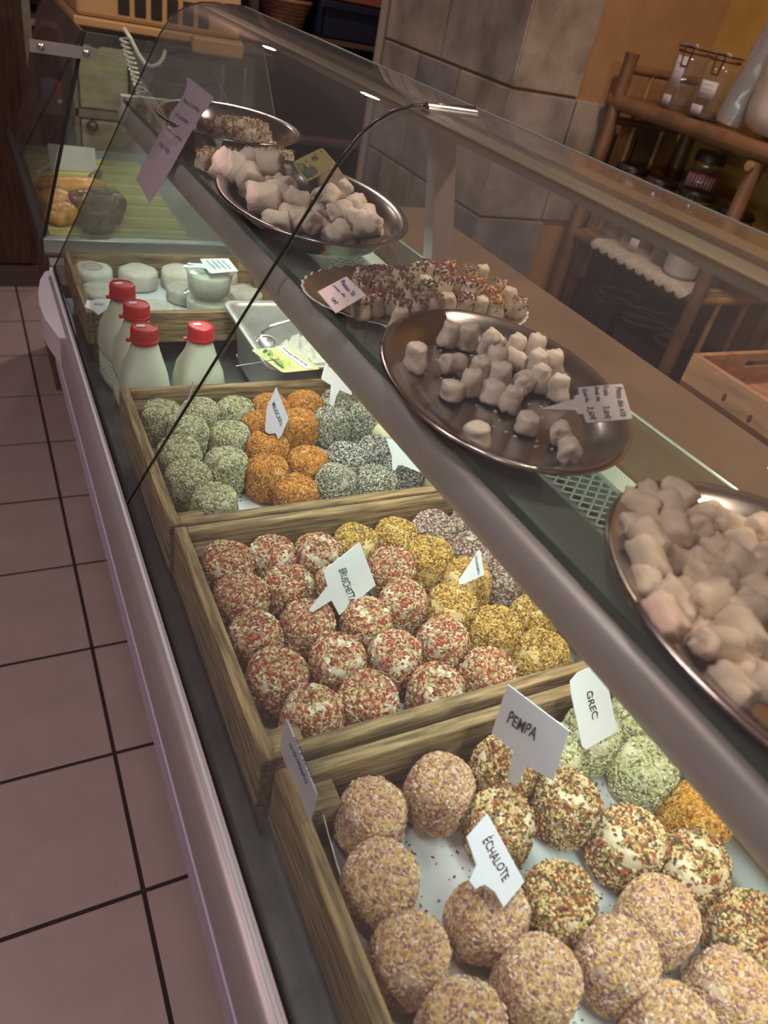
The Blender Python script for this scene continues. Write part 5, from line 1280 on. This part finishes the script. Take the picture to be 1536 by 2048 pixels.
pot = MB().lathe([(0, 0), (.040, 0), (.050, .010), (.052, .060), (.054, .075), (.050, .078), (.047, .070), (0, .066)], seg=28).put('white_pot', M('white_ceramic', (.46, .41, .38), .35), None, True, .7); pot.location = (1.855, 1.545, lz + .004)
tag(pot, 'white pot standing on the lace cloth of the lower shelf', 'pot')
v, f = [], []
n = 80
for k in range(n + 1):
    y = yn + .02 + (yl - yn - .14) * k / n; sc_l = abs(math.sin(k * PI / 8)) * .014
    v += [(1.93, y, lz + .002), (1.795, y, lz + .0025), (1.777 - .004, y, lz - .012 - sc_l)]
for k in range(n):
    for j in range(2): f.append((k * 3 + j, k * 3 + j + 1, k * 3 + 4 + j, k * 3 + 3 + j))
o = put('lace_cloth', v, f, M('lace_white', (.46, .38, .34), .85, var=.12, scale=60), None, True); so = o.modifiers.new('thickness', 'SOLIDIFY'); so.thickness = .0008
tag(o, 'scalloped white lace cloth hanging over the lower shelf edge', 'cloth')
# dark goods on the bottom of the unit
for k, (x, y, w, d, h, lab, nm) in enumerate(((1.98, 1.84, .24, .22, .26, 'dark crate in the bottom left of the bamboo unit', 'dark_crate'), (1.97, 1.58, .26, .24, .20, 'black bin in the bottom right of the bamboo unit', 'black_bin'))):
    t = thing(nm, lab, 'crate', (x, y, -1.003))
    m = MB(); m.box((-w / 2, -d / 2, 0), (w / 2, d / 2, .012)); 
    for lo, hi in (((-w / 2, -d / 2, 0), (-w / 2 + .012, d / 2, h)), ((w / 2 - .012, -d / 2, 0), (w / 2, d / 2, h)), ((-w / 2, -d / 2, 0), (w / 2, -d / 2 + .012, h)), ((-w / 2, d / 2 - .012, 0), (w / 2, d / 2, h))): m.box(lo, hi)
    m.put('bin_shell', M('dark_plastic', (.03, .022, .020), .4), t); MB().box((-w / 2 - .006, -d / 2 - .006, h - .02), (w / 2 + .006, -d / 2 + .004, h), 0, .002).put('bin_rim', black_plastic, t)
for k in range(3):
    y = 1.50 + k * .14
    cb = [(1.90 + .05 * math.cos(a + k), y + .055 * math.sin(a), -.78 + .014 * a / 6 + .02 * math.sin(a * .5)) for a in np.linspace(0, 18, 60)]
    tag(MB().tube(cb, .0035, 6).put('cable_coil', M('brown_cable', (.10, .06, .045), .4), None, True), 'coiled brown cable, %s from the right above the dark bins' % ORD[k], 'cable', 'coiled cables under the bamboo shelf')

# ------------------------------------------------------------------ bench and wooden tray beside the worktop
bn = thing('side_bench', 'low brown bench behind the worktop carrying the wooden tray', 'bench', (1.12, .45, -1.40))
local(box('bench_top', (.945, .05, -.475), (1.34, .716, -.452), dark_wood), bn, (1.12, .45, -1.40))
for x in (.96, 1.29):
    for y in (.07, .66): local(box('leg', (x, y, -1.40), (x + .035, y + .04, -.475), dark_wood), bn, (1.12, .45, -1.40))
wtm = M('pine_tray', (.30, .145, .075), .55, var=.25, scale=10, stretch=(4, 1, 6)); knot = M('pine_knot', (.06, .022, .015), .6)
wy = thing('wooden_tray', 'pine tray with hand slot and dark knots behind the worktop', 'tray', (1.12, .47, -.4515))
WL = (1.12, .47, -.4515)
local(box('tray_base', (.955, .245, -.4515), (1.295, .708, -.440), wtm), wy, WL)
local(MB().box((.947, .24, -.4515), (.957, .712, -.388), 0, .001).put('side_board', wtm), wy, WL)
local(MB().box((1.293, .24, -.4515), (1.303, .712, -.388), 0, .001).put('side_board', wtm), wy, WL)
m = MB(); sx0, sx1, sz0, sz1 = 1.07, 1.155, -.416, -.402
for lo, hi in (((.957, .702, -.4515), (1.293, .712, sz0)), ((.957, .702, sz1), (1.293, .712, -.388)), ((.957, .702, sz0), (sx0, .712, sz1)), ((sx1, .702, sz0), (1.293, .712, sz1))): m.box(lo, hi)
local(m.put('end_board', wtm), wy, WL)
local(box('end_board', (.957, .24, -.4515), (1.293, .25, -.388), wtm), wy, WL)
for y, z in ((.628, -.418), (.575, -.424), (.535, -.420)):
    o = MB().lathe([(0, 0), (.0045, 0), (.004, .0008), (0, .0010)], seg=10).put('knot', knot)
    o.data.transform(Matrix.Translation((.9472, y, z)) @ Matrix.Rotation(-PI / 2, 4, 'Y') @ Matrix.Diagonal((1.6, .9, 1, 1))); local(o, wy, WL)
wy.location.x += .012
# small orange cap on the rear edge of the glass shelf
o = MB().lathe([(0, 0), (.009, 0), (.009, .012), (.007, .015), (0, .016)], seg=16).put('orange_stopper', M('orange_plastic', (.42, .12, .02), .4), None, True, .7); o.location = (.4625, .655, -.2675)
tag(o, 'small orange cap on the glass shelf behind the gold plate', 'cap')

# ------------------------------------------------------------------ back room seen past the pier
br_ = thing('storage_shelf', 'dark storage shelf in the back room beyond the stone pier', 'shelf', (1.65, 4.1, -1.40))
RL = (1.65, 4.1, -1.40)
for z in (-.34, .02, -.80, -1.2): local(box('shelf_board', (1.26, 3.92, z - .02), (2.2, 4.40, z), M('shelf_brown', (.14, .08, .065), .6)), br_, RL)
for x in (1.24, 2.2):
    for y in (3.93, 4.38): local(box('upright', (x, y - .02, -1.40), (x + .03, y + .02, .5), dark_wood), br_, RL)
local(box('back_panel', (1.24, 4.40, -1.40), (2.23, 4.42, .5), dark), br_, RL)
wk = M('wicker', (.22, .10, .06), .7, var=.3, scale=40)
bk = thing('wicker_basket', 'round brown wicker basket on the back room shelf', 'basket', (1.455, 4.06, -.338))
m = MB()
for k in range(7):
    rr_ = .075 + .006 * k
    m.tube([(rr_ * math.cos(a) , rr_ * math.sin(a), .008 + k * .0155) for a in np.linspace(0, 6.2832, 25)], .0085, 6, cap=False)
m.lathe([(0, 0), (.075, 0), (.075, .006), (0, .006)], seg=24); m.put('weave', wk, bk, True, .9)
MB().tube([(.118 * math.cos(a), .118 * math.sin(a), .118) for a in np.linspace(0, 6.2832, 25)], .010, 8, cap=False).put('rim', wk, bk, True)
def bin_(x, y, z, w, d, h, name, label, cat, col):
    t = thing(name, label, cat, (x, y, z)); mt = M(name, col, .45)
    m = MB()
    for lo, hi in (((-w / 2, -d / 2, 0), (w / 2, d / 2, .01)), ((-w / 2, -d / 2, 0), (w / 2, -d / 2 + .01, h)), ((-w / 2, d / 2 - .01, 0), (w / 2, d / 2, h)), ((-w / 2, -d / 2, 0), (-w / 2 + .01, d / 2, h)), ((w / 2 - .01, -d / 2, 0), (w / 2, d / 2, h))): m.box(lo, hi, 0, .002)
    m.put('crate_shell', mt, t); MB().box((-w / 2 - .012, -d / 2 - .012, h - .03), (w / 2 + .012, -d / 2 + .002, h), 0, .003).put('crate_rim', mt, t)
    return t
bin_(1.76, 4.09, -.339, .32, .30, .155, 'blue_crate', 'dark blue plastic crate on the back room shelf', 'crate', (.020, .024, .06))
o = bin_(1.80, 4.09, -.182, .36, .30, .16, 'orange_crate', 'orange red crate stacked on the dark blue crate', 'crate', (.34, .11, .06))
MB().box((.07, -.155, .075), (.15, -.1495, .085)).put('hand_slot', dark, o)

# lift everything so that the floor lies at z = 0
for o in sc.objects:
    if o.parent is None:
        o.location.z += H
